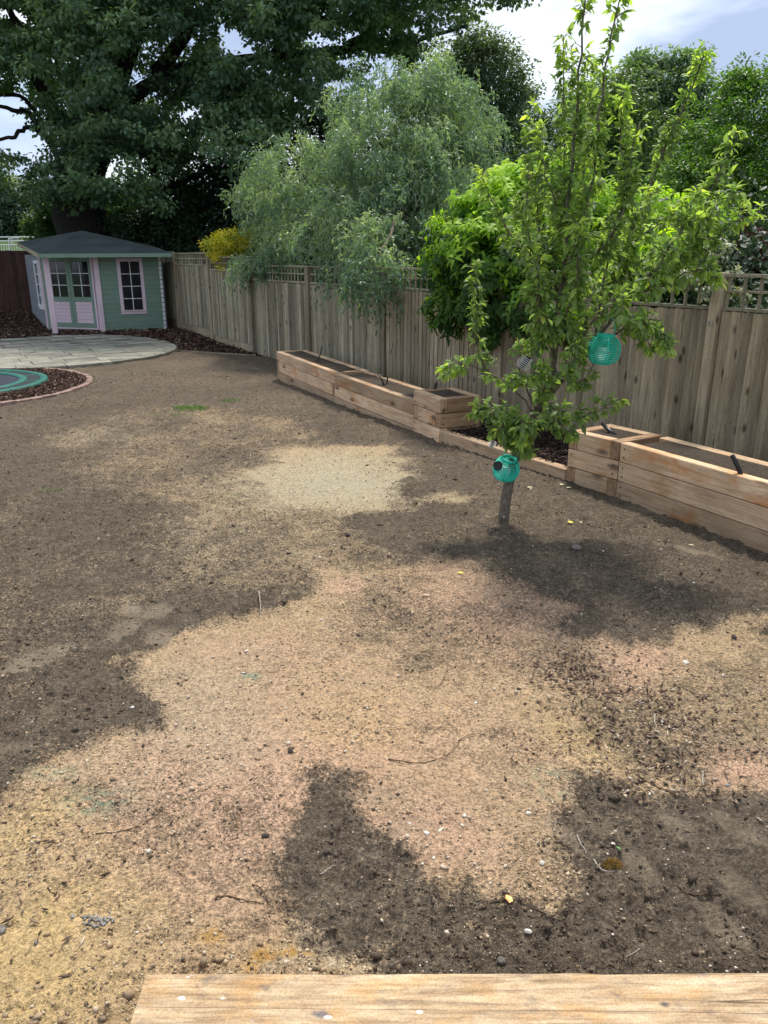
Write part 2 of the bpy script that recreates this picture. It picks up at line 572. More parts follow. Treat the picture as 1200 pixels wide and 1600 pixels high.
def ground_mat():
    m = NM('garden_soil', 0.95, 0.12)
    v = m.coord(rnd=False)
    big = m.noise(v, 0.9, 5, 0.6)
    mid = m.noise(v, 7, 5, 0.65)
    gr = m.noise(v, 70, 4, 0.75)
    gr2 = m.noise(v, 190, 3, 0.75)
    vo = m.n('TexVoronoi', Scale=95.0)
    m.l(v, vo.inputs['Vector'])
    grain = m.math('ADD', m.math('MULTIPLY', gr, 0.6), m.math('MULTIPLY', gr2, 0.4))
    cg = m.noise(v, 22, 7, 0.72)
    # dark topsoil
    soil = m.ramp(mid, [(0.25, (0.098, 0.075, 0.053)), (0.75, (0.160, 0.127, 0.092))])
    soil = m.mix(0.6, soil, m.ramp(big, [(0.3, 0.78), (0.7, 1.3)]), 'MULTIPLY')
    soil = m.mix(0.9, soil, m.ramp(grain, [(0.40, 0.45), (0.5, 0.95), (0.60, 1.8)]), 'MULTIPLY')
    soil = m.mix(0.8, soil, m.ramp(cg, [(0.38, 0.72), (0.5, 1.0), (0.64, 1.3)]), 'MULTIPLY')
    # gritty sand
    sand = m.ramp(mid, [(0.25, (0.37, 0.255, 0.142)), (0.75, (0.53, 0.385, 0.23))])
    sand = m.mix(m.attr('pink'), sand, (0.58, 0.365, 0.245))
    sand = m.mix(m.attr('yellow'), sand, (0.58, 0.41, 0.19))
    sand = m.mix(m.attr('pale'), sand, (0.45, 0.385, 0.26))
    sand = m.mix(0.95, sand, m.ramp(grain, [(0.37, 0.36), (0.45, 0.78), (0.52, 1.05), (0.60, 1.55)]), 'MULTIPLY')
    sand = m.mix(0.8, sand, m.ramp(cg, [(0.32, 0.74), (0.46, 1.0), (0.64, 1.15)]), 'MULTIPLY')
    # how much sand shows: attribute broken up by grains
    fac = m.math('ADD', m.attr('sand'), m.math('MULTIPLY', m.math('SUBTRACT', grain, 0.5), 1.9))
    fac = m.math('ADD', fac, m.math('MULTIPLY', m.math('SUBTRACT', cg, 0.5), 0.8))
    fac = m.ramp(fac, [(0.27, 0.0), (0.82, 1.0)])
    col = m.mix(fac, soil, sand)
    # pale flecks of grit
    fl = m.ramp(vo.outputs['Distance'], [(0.10, 1.0), (0.2, 0.0)])
    wh = m.n('TexWhiteNoise', noise_dimensions='3D')
    m.l(vo.outputs['Position'], wh.inputs['Vector'])
    pick = m.ramp(wh.outputs['Value'], [(0.90, 0.0), (0.93, 1.0)])
    col = m.mix(m.math('MULTIPLY', m.math('MULTIPLY', fl, pick), 0.8), col, (0.55, 0.49, 0.38))
    # trodden smooth patches, green spray, mulch, grass beyond
    col = m.mix(m.math('MULTIPLY', m.attr('trod'), m.math('MULTIPLY', mid, 1.2)), col, (0.26, 0.205, 0.145))
    col = m.mix(m.math('MULTIPLY', m.attr('spray'), 0.7), col, (0.17, 0.36, 0.24))
    col = m.mix(m.math('MULTIPLY', m.attr('orange'), 0.95), col, (0.60, 0.32, 0.07))
    mu = m.ramp(grain, [(0.35, (0.012, 0.008, 0.007)), (0.65, (0.06, 0.032, 0.024))])
    col = m.mix(m.attr('mulch'), col, mu)
    gc = m.ramp(mid, [(0.3, (0.03, 0.06, 0.014)), (0.7, (0.075, 0.13, 0.03))])
    col = m.mix(m.attr('grass'), col, gc)
    hb = m.math('ADD', m.math('MULTIPLY', gr, 1.0), m.math('MULTIPLY', gr2, 0.5))
    hb = m.math('MULTIPLY', hb, m.math('SUBTRACT', 1.0, m.math('MULTIPLY', m.attr('trod'), m.math('MULTIPLY', mid, 1.2))))
    hb = m.math('ADD', hb, m.math('MULTIPLY', cg, 1.2))
    m.bump(hb, 1.0, 0.016)
    return m.base(col)


M['ground'] = ground_mat()


def bedsoil():
    m = NM('bed_soil', 0.95, 0.1)
    v = m.coord(rnd=False)
    g = m.noise(v, 60, 5, 0.7)
    b = m.noise(v, 3, 3)
    col = m.ramp(g, [(0.35, (0.04, 0.03, 0.022)), (0.68, (0.115, 0.092, 0.07))])
    col = m.mix(0.6, col, m.ramp(b, [(0.3, 0.7), (0.7, 1.2)]), 'MULTIPLY')
    m.bump(g, 0.8, 0.02)
    return m.base(col)


M['bedsoil'] = bedsoil()

# ------------------------------------------------------------------ ground
PATIO_C, PATIO_R = np.array([-7.41, 16.74]), 2.87
TR_C, TR_R = np.array([-7.02, 12.23]), 1.55
ED_C, ED_R = np.array([-6.96, 12.0]), 2.22
FDIR = np.array([-0.4993, 0.8664])
FB = np.array([-2.13, 15.52])
FN = np.array([0.8664, 0.4993])          # away from the garden


def gz(x, y):
    "smooth height of the land"
    x, y = np.asarray(x, float), np.asarray(y, float)
    z = 0.10 * sstep(17.5, 20.5, y)
    z = z + 0.30 * sstep(-8.7, -10.6, x) * sstep(20.0, 23.6, y)
    z = z + 0.075 * np.clip(y - 30, 0, 60) * sstep(30, 40, y)
    return z


def polyW(pts): return np.array([G(u, v)[:2] for u, v in pts])


def pdist(X, Y, poly):
    "signed distance (m), positive inside"
    d = np.full(X.shape, 1e9)
    ins = np.zeros(X.shape, bool)
    n = len(poly)
    for i in range(n):
        a, b = poly[i], poly[(i + 1) % n]
        e_ = b - a
        t = np.clip(((X - a[0]) * e_[0] + (Y - a[1]) * e_[1]) / (e_ @ e_), 0, 1)
        d = np.minimum(d, np.hypot(X - a[0] - t * e_[0], Y - a[1] - t * e_[1]))
        c = ((a[1] > Y) != (b[1] > Y)) & (X < (b[0] - a[0]) * (Y - a[1]) / (b[1] - a[1] + 1e-12) + a[0])
        ins ^= c
    return np.where(ins, d, -d)


# patches of sand (+) and of spread topsoil (-): outline in the photograph, soft edge in metres, sandiness
PATCH = [
    ([(60, 690), (200, 640), (420, 632), (520, 680), (450, 760), (560, 840), (700, 900), (480, 905), (330, 925), (160, 960), (230, 880), (210, 820), (260, 790), (130, 740)], 0.35, 0.36),
    ([(270, 760), (380, 730), (470, 800), (560, 860), (480, 900), (280, 925), (200, 950), (290, 870)], 0.3, 0.48),
    ([(395, 735), (450, 700), (600, 693), (668, 742), (600, 757), (622, 795), (500, 806), (410, 790)], 0.22, 0.95),
    ([(640, 780), (720, 775), (720, 790), (650, 792)], 0.1, 0.7),
    ([(500, 900), (700, 870), (860, 945), (870, 990), (1010, 1000), (1200, 960), (1200, 1250), (1010, 1260), (880, 1200), (830, 1280), (840, 1400), (720, 1405), (620, 1330), (560, 1230), (480, 1205), (470, 1260), (410, 1330), (470, 1440), (560, 1530), (560, 1700), (-300, 1900), (-300, 1265), (0, 1265), (60, 1180), (250, 1150), (190, 1050), (290, 1000), (470, 940)], 0.10, 0.86),
    ([(840, 1010), (1000, 1040), (1200, 1010), (1200, 1250), (1020, 1240), (900, 1150), (820, 1080)], 0.3, 0.46),
    ([(540, 880), (700, 880), (840, 940), (860, 1000), (620, 1060), (500, 1000), (520, 930)], 0.25, 0.58),
    ([(560, 1080), (760, 1080), (800, 1180), (640, 1160), (540, 1130)], 0.2, 0.66),
    ([(100, 1230), (330, 1180), (480, 1230), (380, 1330), (200, 1300)], 0.2, 0.66),
    ([(1120, 1200), (1200, 1180), (1200, 1240), (1160, 1250)], 0.08, 0.9),
    ([(840, 1270), (1000, 1255), (1060, 1300), (900, 1330)], 0.15, 0.25),
    ([(600, 1260), (700, 1240), (840, 1270), (830, 1390), (720, 1400), (640, 1340)], 0.12, 0.85),
    ([(580, 1440), (760, 1400), (760, 1480), (620, 1500)], 0.2, 0.2),
]
PINK = [((420, 1200), 0.9, 0.85), ((560, 1160), 0.7, 0.7), ((780, 950), 0.8, 0.7), ((535, 922), 0.22, 0.9), ((940, 1010), 0.35, 0.7), ((1190, 1210), 0.3, 0.8), ((430, 1060), 0.6, 0.5), ((520, 1330), 0.3, 0.5), ((640, 1320), 0.3, 0.7), ((680, 890), 0.3, 0.7), ((860, 1200), 0.4, 0.3)]
YELL = [((100, 1500), 0.35, 0.9), ((50, 1330), 0.35, 0.7), ((200, 1420), 0.3, 0.6), ((0, 1600), 0.3, 0.8), ((560, 1130), 0.4, 0.35), ((900, 1150), 0.3, 0.5), ((380, 1480), 0.2, 0.3)]
PALE = [((530, 750), 1.3, 1.0), ((480, 1500), 0.15, 0.6), ((300, 1120), 0.5, 0.4), ((250, 850), 1.2, 0.4), ((160, 680), 1.0, 0.5)]
TROD = [(195, 985, .085, .15, 0), (204, 955, .085, .09, .3), (246, 956, .09, .11, 0), (251, 998, .08, .11, .1), (55, 1032, .10, .22, -.5), (1000, 800, .1, .2, .8), (1070, 860, .05, .25, .9)]
TREAD = [(575, 1245, .13, .055, -.1), (880, 1300, .05, .12, .6), (935, 1285, .055, .13, .7), (1150, 1290, .05, .16, .75), (1060, 1290, .05, .1, .4), (1160, 1385, .05, .12, .3), (640, 1290, .10, .05, .2), (1000, 1350, .05, .1, .3), (30, 1170, .12, .05, 0), (1130, 1440, .06, .11, .2)]
SPRAY = [(390, 1062, .05, .9), (150, 1255, .12, .6), (85, 1212, .1, .4), (850, 1215, .1, .4), (865, 1240, .06, .5)]
ORAN = [(410, 1462, .05, .9), (452, 1492, .03, .9), (430, 1475, .03, .8)]


def ground_fields(X, Y):
    wx = X + (fbm(X * 1.7, Y * 1.7, 3) - 0.5) * 0.5 + (fbm(X * 5, Y * 5, 5, 5, .6) - 0.5) * 0.42
    wy = Y + (fbm(X * 1.7, Y * 1.7, 4) - 0.5) * 0.5 + (fbm(X * 5, Y * 5, 6, 5, .6) - 0.5) * 0.42
    s = 0.04 + 0.12 * fbm(X * 0.5, Y * 0.5, 9)
    for pts, soft, val in PATCH:
        sc = 1.0 if soft < 0.2 else 1.0
        w = sstep(-soft, soft, pdist(X + (wx - X) * min(1, soft * 4 + .2), Y + (wy - Y) * min(1, soft * 4 + .2), polyW(pts)))
        s = s * (1 - w) + val * w
    s = s + (fbm(X * 2.3, Y * 2.3, 21) - 0.5) * 0.42 + (fbm(X * 11, Y * 11, 22) - 0.5) * 0.34

    def blobs(L):
        r = np.zeros(X.shape)
        for (u, v), rad, a in L:
            c = G(u, v)
            k = 1.0 + c[1] * 0.06
            r = np.maximum(r, a * np.exp(-((wx - c[0]) ** 2 + (wy - c[1]) ** 2) / (rad * 0.8) ** 2))
        return r
    pk, ye, pa = blobs(PINK) * 1.0, blobs(YELL) * 1.0, blobs(PALE)
    tr = np.zeros(X.shape)
    rid = np.zeros(X.shape)
    for L, isr in ((TROD, 0), (TREAD, 1)):
        for u, v, a, b, ang in L:
            c = G(u, v)
            dx, dy = X - c[0], Y - c[1]
            px, py = dx * math.cos(ang) + dy * math.sin(ang), -dx * math.sin(ang) + dy * math.cos(ang)
            d = np.sqrt((px / a) ** 2 + (py / b) ** 2) + (fbm(X * 14, Y * 14, 31) - 0.5) * 0.5
            w = 1 - sstep(0.75, 1.1, d)
            tr = np.maximum(tr, w * (0.6 if isr else 0.8))
            if isr:
                q = px if a > b else py
                rid = np.maximum(rid, w * (0.5 + 0.5 * np.sin(q * 2 * math.pi / 0.022)))
    sp = np.zeros(X.shape)
    for u, v, r, a in SPRAY:
        c = G(u, v)
        sp = np.maximum(sp, a * np.exp(-((X - c[0]) ** 2 / (r * r) + (Y - c[1]) ** 2 / (r * r * .3))) * (fbm(X * 40, Y * 40, 8) > 0.45))
    og = np.zeros(X.shape)
    for u, v, r, a in ORAN:
        c = G(u, v)
        og = np.maximum(og, a * np.exp(-((wx - c[0]) ** 2 + (wy - c[1]) ** 2) / (r * r)))
    # mulch
    rp = np.hypot(X - PATIO_C[0], Y - PATIO_C[1])
    re = np.hypot(X - ED_C[0], Y - ED_C[1])
    mu = (re < ED_R).astype(float)
    e0, e1 = G(268, 549)[:2], G(400, 556)[:2]
    nrm = np.array([-(e1 - e0)[1], (e1 - e0)[0]])
    nrm = nrm / np.linalg.norm(nrm)
    back = ((X - e0[0]) * nrm[0] + (Y - e0[1]) * nrm[1] > 0) & (Y > 16) & (Y < 30)
    left = (X < PATIO_C[0]) & (Y > PATIO_C[1]) & (Y < 30)
    mu = np.maximum(mu, ((back | left) & (rp > PATIO_R - 0.1)).astype(float))
    t = (X - BF[3][0]) * BD[0] + (Y - BF[3][1]) * BD[1]
    q = (X - BF[3][0]) * BN[0] + (Y - BF[3][1]) * BN[1]
    LL = np.linalg.norm(BF[4] - BF[3])
    mu2 = ((t > 0) & (t < LL) & (q > 0.04) & (q < 1.5)).astype(float)
    side = (X - FB[0]) * FN[0] + (Y - FB[1]) * FN[1]
    gr = ((side > 0.05) | (Y > 26) | (X < -16)).astype(float)
    return s, pk, ye, pa, tr, rid, sp, og, np.maximum(mu, mu2), mu2, gr


# front line of the raised beds (far left to near right)
BF = [np.array(p) for p in ((-1.8, 13.02), (-0.69, 10.75), (0.34, 8.86), (0.61, 8.31), (1.65, 6.72), (1.96, 6.23), (3.36, 3.5))]
BD = (BF[4] - BF[3]) / np.linalg.norm(BF[4] - BF[3])
BN = np.array([-BD[1], BD[0]])


def gheight(X, Y, s, tr, rid, mu, mu2):
    h = gz(X, Y)
    near = 1 - sstep(8, 20, Y)
    h = h + (fbm(X * 0.7, Y * 0.7, 40) - 0.5) * 0.05 * (1 - mu)
    rough = (fbm(X * 6, Y * 6, 41, 5, 0.62) - 0.5) * 0.05
    lump = np.maximum(fbm(X * 26, Y * 26, 44, 3) - 0.52, 0) * 0.075 + np.maximum(fbm(X * 52, Y * 52, 45, 2) - 0.52, 0) * 0.028
    soilw = 1 - sstep(0.4, 0.7, s)
    near_l = np.exp(-((X + 0.2) ** 2 / 0.5 + (Y - 1.6) ** 2 / 0.06)) + np.exp(-((X + 0.9) ** 2 / 0.3 + (Y - 1.3) ** 2 / 0.12))
    h = h + rough * (1 - 0.8 * tr) + lump * (0.30 + 0.75 * soilw) * (1 - tr) * (1 - mu) * (0.35 + 0.65 * near)
    h = h + near_l * np.maximum(fbm(X * 14, Y * 14, 47, 4, 0.6) - 0.42, 0) * 0.07
    h = h - tr * 0.006 - rid * 0.007
    h = h + mu2 * 0.09
    h = h * (1 - sstep(60, 140, np.abs(X)) * 0.0)
    return h


def build_ground():
    ys = [0.75]
    while ys[-1] < 27: ys.append(ys[-1] + 0.0045 + 0.00085 * ys[-1] ** 2 * (1.0 if ys[-1] < 12 else 0.8 + 0.0 * ys[-1]))
    ys = np.array([-60, -30, -15, -8, -4, -2, -1, 0, 0.4, 0.6] + ys + [28, 30, 33, 37, 42, 50, 60, 75, 95, 130, 200, 400, 900])
    xn = np.linspace(-1, 1, 430)
    ext = np.array([1.15, 1.5, 2.2, 4, 9, 25, 80])
    wid = 0.56 * np.clip(ys, 0.7, 60) + 0.75
    cols = np.concatenate([-ext[::-1], xn, ext])
    X = cols[None, :] * wid[:, None]
    Y = np.repeat(ys[:, None], len(cols), 1)
    X = np.clip(X, -1500, 1500)
    s, pk, ye, pa, tr, rid, sp, og, mu, mu2, gr = ground_fields(X, Y)
    Z = gheight(X, Y, s, tr, rid, mu, mu2)
    # hollow under the foreground timber
    Z = np.where((np.abs(cols)[None, :] > 1.05) | (Y < 0.7), gz(X, Y), Z)
    V = np.stack([X, Y, Z], -1).reshape(-1, 3)
    nr, nc = X.shape
    i = np.arange((nr - 1) * nc).reshape(nr - 1, nc)[:, :-1].ravel()
    F = np.stack([i, i + 1, i + nc + 1, i + nc], 1)
    at_ = {'sand': np.clip(s, 0, 1.1), 'pink': pk, 'yellow': ye, 'pale': pa, 'trod': tr, 'spray': sp, 'orange': og, 'mulch': mu, 'grass': gr}
    at_ = {k: v.ravel() for k, v in at_.items()}
    me = npmesh('ground', V, F, M['ground'], at_, smooth=True)
    print('ground verts', len(V))
    return link('ground', me, kind='structure', label='bare garden ground of dark topsoil and gritty sand patches')


build_ground()


def ground_z(x, y):
    X, Y = np.atleast_1d(np.asarray(x, float)), np.atleast_1d(np.asarray(y, float))
    s, pk, ye, pa, tr, rid, sp, og, mu, mu2, gr = ground_fields(X, Y)
    return gheight(X, Y, s, tr, rid, mu, mu2), s, mu


# ------------------------------------------------------------------ loose crumbs and chips (uncountable)
OCT = np.array([(1, 0, 0), (-1, 0, 0), (0, 1, 0), (0, -1, 0), (0, 0, 1), (0, 0, -1)], float)
OCF = np.array([(0, 2, 4), (2, 1, 4), (1, 3, 4), (3, 0, 4), (2, 0, 5), (1, 2, 5), (3, 1, 5), (0, 3, 5)])


def lumps(name, P, sx, sy, sz, rnd, mat, tilt=0.3, jit=0.35, **k):
    n = len(P)
    a = RG.uniform(0, 2 * math.pi, n)
    T = np.repeat(OCT[None], n, 0) * (1 + RG.uniform(-jit, jit, (n, 6, 1)))
    T = T + RG.normal(0, 0.12, (n, 6, 3))
    T = T * np.stack([sx, sy, sz], 1)[:, None, :]
    tl = RG.normal(0, tilt, n)
    ct, st = np.cos(tl)[:, None], np.sin(tl)[:, None]
    x, y, z = T[..., 0] * ct + T[..., 2] * st, T[..., 1], -T[..., 0] * st + T[..., 2] * ct
    ca, sa = np.cos(a)[:, None], np.sin(a)[:, None]
    V = np.stack([x * ca - y * sa, x * sa + y * ca, z], -1) + P[:, None, :]
    F = (OCF[None] + (np.arange(n) * 6)[:, None, None]).reshape(-1, 3)
    me = npmesh(name, V.reshape(-1, 3), F, mat, {'rnd': np.repeat(rnd, 6)})
    return link(name, me, kind='stuff', **k)


def scatter_ground():
    # denser near the camera: sample in projected space of the ground, keep real sizes
    n = 85000
    Y = 1.25 + (RG.uniform(0, 1, n) ** 2.3) * 13
    X = RG.uniform(-1, 1, n) * (0.56 * Y + 0.5)
    z, s, mu = ground_z(X, Y)
    side = (X - BF[3][0]) * BN[0] + (Y - BF[3][1]) * BN[1]
    keep = (mu < 0.5) & (side < -0.02)
    clump = fbm(X * 3.1, Y * 3.1, 77) > RG.uniform(0.25, 0.62, n)
    keep &= clump
    X, Y, z, s = X[keep], Y[keep], z[keep], s[keep]
    n = len(X)
    r = (0.0018 + RG.exponential(0.0013, n)) * (1 + Y * 0.09)
    r = np.clip(r, 0.0015, 0.012)
    sandy = np.clip(s + RG.normal(0, 0.22, n), 0, 1)
    rnd = np.where(sandy > 0.5, RG.uniform(0.55, 0.97, n), RG.uniform(0.0, 0.45, n))
    rnd = np.where(RG.uniform(0, 1, n) < 0.14, RG.uniform(0.1, 0.45, n), rnd)
    rnd = np.where((RG.uniform(0, 1, n) < 0.03), RG.uniform(0.95, 1.0, n), rnd)
    P = np.stack([X, Y, z + r * 0.25], 1)
    lumps('soil_crumbs', P, r * RG.uniform(.9, 1.5, n), r, r * RG.uniform(.55, .9, n), rnd, M['clods'],
          label='loose crumbs, clods and grit scattered over the bare soil', cat='soil crumbs')
    # larger clods of topsoil
    n = 1700
    Y = 1.4 + (RG.uniform(0, 1, n) ** 2.0) * 9
    X = RG.uniform(-1, 1, n) * (0.56 * Y + 0.4)
    z, s, mu = ground_z(X, Y)
    k = (s < 0.45) & (mu < .5) & ((X - BF[3][0]) * BN[0] + (Y - BF[3][1]) * BN[1] < -0.05)
    k |= (Y < 1.85) & (X < 0.1)
    X, Y, z, s = X[k], Y[k], z[k], s[k]
    n = len(X)
    r = np.clip(0.0035 + RG.exponential(0.003, n), 0.003, 0.016) * (1 + Y * 0.05)
    rnd = np.where(s < 0.5, RG.uniform(0.05, 0.3, n), RG.uniform(0.45, 0.75, n))
    lumps('soil_clods', np.stack([X, Y, z + r * 0.3], 1), r * 1.25, r, r * 0.75, rnd, M['clods'],
          label='rounded dark clods lying on the spread topsoil', cat='soil clods')


def chips(name, P, size, mat, flat=0.22, thin=0.35, seedr=None, **k):
    n = len(P)
    rnd = RG.uniform(0, 1, n) if seedr is None else seedr
    s = size * RG.uniform(0.5, 1.3, n)
    return lumps(name, P, s, s * RG.uniform(thin * .7, thin * 1.4, n), s * flat, rnd, mat, tilt=0.45, **k)


scatter_ground()


# mulch beds
def scatter_mulch():
    n = 30000
    a, r = RG.uniform(0, 2 * math.pi, n), np.sqrt(RG.uniform(0, 1, n)) * (ED_R - 0.04)
    X, Y = ED_C[0] + r * np.cos(a), ED_C[1] + r * np.sin(a)
    k = (np.hypot(X - TR_C[0], Y - TR_C[1]) > TR_R + 0.02) & (np.hypot(X - PATIO_C[0], Y - PATIO_C[1]) > PATIO_R + 0.03) & (X > -7.6)
    X, Y = X[k], Y[k]
    chips('bark_mulch', np.stack([X, Y, gz(X, Y) + RG.uniform(0.0, 0.05, len(X))], 1), 0.036, M['chips'],
          label='reddish brown bark mulch ring around the sunken trampoline', cat='bark mulch')
    n = 44000
    X, Y = RG.uniform(-14, -2.2, n), RG.uniform(16, 25.5, n)
    z, s, mu = ground_z(X, Y)
    side = (X - FB[0]) * FN[0] + (Y - FB[1]) * FN[1]
    k = (mu > 0.5) & (np.hypot(X - PATIO_C[0], Y - PATIO_C[1]) > PATIO_R + 0.03) & (side < -0.05)
    X, Y, z = X[k], Y[k], z[k]
    h = RG.uniform(0, 0.05, len(X))
    chips('bark_mulch', np.stack([X, Y, z + h], 1), 0.055, M['chips'],
          label='dark bark mulch in front of the summerhouse and along the far fence', cat='bark mulch')
    n = 5000
    LL = np.linalg.norm(BF[4] - BF[3])
    t, q = RG.uniform(0.0, LL, n), RG.uniform(0.05, 1.3, n)
    X, Y = BF[3][0] + BD[0] * t + BN[0] * q, BF[3][1] + BD[1] * t + BN[1] * q
    side = (X - FB[0]) * FN[0] + (Y - FB[1]) * FN[1]
    k = side < -0.05
    X, Y = X[k], Y[k]
    chips('bark_mulch', np.stack([X, Y, 0.09 + RG.uniform(0.0, 0.045, len(X))], 1), 0.032, M['chips_wet'],
          label='almost black wet bark mulch behind the low timber, between the raised beds', cat='bark mulch')
    # dry chips on the soil, right of the middle
    pts = []
    for (u, v), su, sv, m_ in (((885, 1045), 28, 16, 160), ((930, 1075), 45, 22, 160), ((1000, 1110), 70, 40, 240), ((1080, 1170), 70, 50, 260), ((1000, 1190), 90, 50, 120), ((60, 1390), 60, 80, 60), ((1040, 970), 60, 18, 60)):
        for _ in range(m_):
            g = G(random.gauss(u, su), random.gauss(v, sv))
            pts.append(g)
    P = np.array(pts)
    z, _, _ = ground_z(P[:, 0], P[:, 1])
    P[:, 2] = z + RG.uniform(0.002, 0.012, len(P))
    chips('wood_chips', P, 0.017, M['chips_dry'], thin=0.28, label='dry bark and wood chips strewn over the brown sand at the right', cat='wood chips')
    P = np.array([G(random.gauss(155, 12), random.gauss(1440, 6)) for _ in range(45)])
    z, _, _ = ground_z(P[:, 0], P[:, 1])
    P[:, 2] = z + 0.004
    n = len(P)
    lumps('slate_chips', P, RG.uniform(.005, .014, n), RG.uniform(.003, .006, n), RG.uniform(.002, .004, n), RG.uniform(0, 1, n), M['slate'],
          label='small heap of grey slate flakes on the yellow sand, lower left', cat='slate flakes')


scatter_mulch()

# ------------------------------------------------------------------ patio slabs
def build_patio():
    t = empty('patio', (PATIO_C[0], PATIO_C[1], 0.0), kind='structure')
    ax, ay = np.array([0.8664, 0.4993]), np.array([-0.4993, 0.8664])

    def clip(poly):
        # keep the part of a polygon inside the patio circle: sample its outline densely, then push outside points onto the circle
        res = []
        n = len(poly)
        for i in range(n):
            a, b = poly[i], poly[(i + 1) % n]
            for k in range(8):
                res.append(a + (b - a) * k / 8)
        return res
    rows = [-3.0]
    while rows[-1] < 3.0: rows.append(rows[-1] + random.choice((0.42, 0.56, 0.56, 0.6)))
    for j in range(len(rows) - 1):
        x = -3.2 - random.uniform(0, 0.8)
        while x < 3.2:
            w = random.choice((0.6, 0.85, 0.85, 1.1, 0.56))
            x0, x1, y0, y1 = x + 0.008, x + w - 0.008, rows[j] + 0.008, rows[j + 1] - 0.008
            x += w
            cs = [np.array(q) for q in ((x0, y0), (x1, y0), (x1, y1), (x0, y1))]
            if min(np.linalg.norm(c) for c in cs) > PATIO_R - 0.08: continue
            pts = clip(cs)
            ins = [p for p in pts if np.linalg.norm(p) <= PATIO_R]
            if len(ins) < 4: continue
            if len(ins) < len(pts):
                # arc between the exit points
                q = []
                m_ = len(pts)
                st = next(i for i in range(m_) if np.linalg.norm(pts[i]) <= PATIO_R and np.linalg.norm(pts[i - 1]) > PATIO_R)
                seq = [pts[(st + i) % m_] for i in range(m_)]
                ins = [p for p in seq if np.linalg.norm(p) <= PATIO_R]
                a1, a0 = math.atan2(ins[0][1], ins[0][0]), math.atan2(ins[-1][1], ins[-1][0])
                d = (a1 - a0 + math.pi) % (2 * math.pi) - math.pi
                ins += [np.array((math.cos(a0 + d * k / 5), math.sin(a0 + d * k / 5))) * PATIO_R for k in range(0, 6)]
            c = sum(ins) / len(ins)
            wp = [(p - c) for p in ins]
            top = random.uniform(0.03, 0.038)
            mb = MB()
            mb.prism([(p[0], p[1]) for p in wp], -0.02, top)
            cw = c[0] * ax + c[1] * ay
            mb.build('slab', M['slab'], t, loc=(cw[0], cw[1], float(gz(PATIO_C[0] + cw[0], PATIO_C[1] + cw[1])) + 0.02), rot=(random.gauss(0, .004), random.gauss(0, .004), math.radians(30)))
    # mortar bed under the slabs
    mb = MB()
    mb.prism([(math.cos(a) * (PATIO_R - .03), math.sin(a) * (PATIO_R - .03)) for a in np.linspace(0, 2 * math.pi, 48, endpoint=False)], -0.05, 0.028)
    mb.build('mortar_bed', M['bedsoil'], t)


build_patio()

# ------------------------------------------------------------------ brick edging round the mulch ring
def build_edging():
    t = empty('brick_edging', (ED_C[0], ED_C[1], 0), label='curved edging of pinkish bricks round the trampoline mulch', cat='brick edging')
    me = MB().box(-0.1, 0.1, -0.05, 0.05, -0.05, 0.045, 0.006).mesh('brick', M['brick'])
    n = int(2 * math.pi * ED_R / 0.212)
    for i in range(n):
        a = 2 * math.pi * i / n
        x, y = ED_R * math.cos(a), ED_R * math.sin(a)
        if np.hypot(ED_C[0] + x - PATIO_C[0], ED_C[1] + y - PATIO_C[1]) < PATIO_R + 0.1: continue
        if x < -1.2: continue
        link('brick', me, t, (x, y, random.uniform(-0.006, 0.006)), (random.gauss(0, .03), random.gauss(0, .03), a + math.pi / 2 + random.gauss(0, .03)))
    e0, e1 = G(273, 549), G(400, 557)
    d = e1 - e0
    L = math.hypot(d[0], d[1])
    MB().box(0, L, -0.015, 0.015, -0.03, 0.035, 0.003).build('timber_edging', M['fence_brown'], loc=(e0[0], e0[1], 0), rot=(0, 0, math.atan2(d[1], d[0])),
        label='thin timber strip between far mulch bed and bare soil', cat='edging strip')


build_edging()

# ------------------------------------------------------------------ sunken trampoline
def build_trampoline():
    t = empty('trampoline', (TR_C[0], TR_C[1], 0.0), label='sunken round trampoline with teal rim at the left edge', cat='trampoline')
    def disc(r0, r1, z, zt, n=64):
        mb = MB()
        v, f = [], []
        for i in range(n):
            a = 2 * math.pi * i / n
            for r, zz in ((r0, z), (r0, zt), (r1, zt), (r1, z)): v.append((r * math.cos(a), r * math.sin(a), zz))
        for i in range(n):
            b, c = i * 4, ((i + 1) % n) * 4
            for k in range(3): f.append((b + k, b + k + 1, c + k + 1, c + k))
        return mb.add(v, f)
    disc(1.44, TR_R, 0.0, 0.06).build('outer_rim', M['teal_pad'], t, True)
    disc(1.24, 1.438, 0.0, 0.048).build('safety_pad', M['pad'], t)
    disc(1.12, 1.238, 0.0, 0.058).build('inner_rim', M['teal_pad'], t, True)
    MB().prism([(1.118 * math.cos(a), 1.118 * math.sin(a)) for a in np.linspace(0, 2 * math.pi, 64, endpoint=False)], 0.03, 0.04).build('jumping_mat', M['mat'], t)
    for i in range(12):
        a = 2 * math.pi * (i + 0.4) / 12
        MB().box(1.22, 1.45, -0.02, 0.02, 0.04, 0.053, 0.003).build('pad_strap', M['teal_pad'], t, rot=(0, 0, a))


build_trampoline()

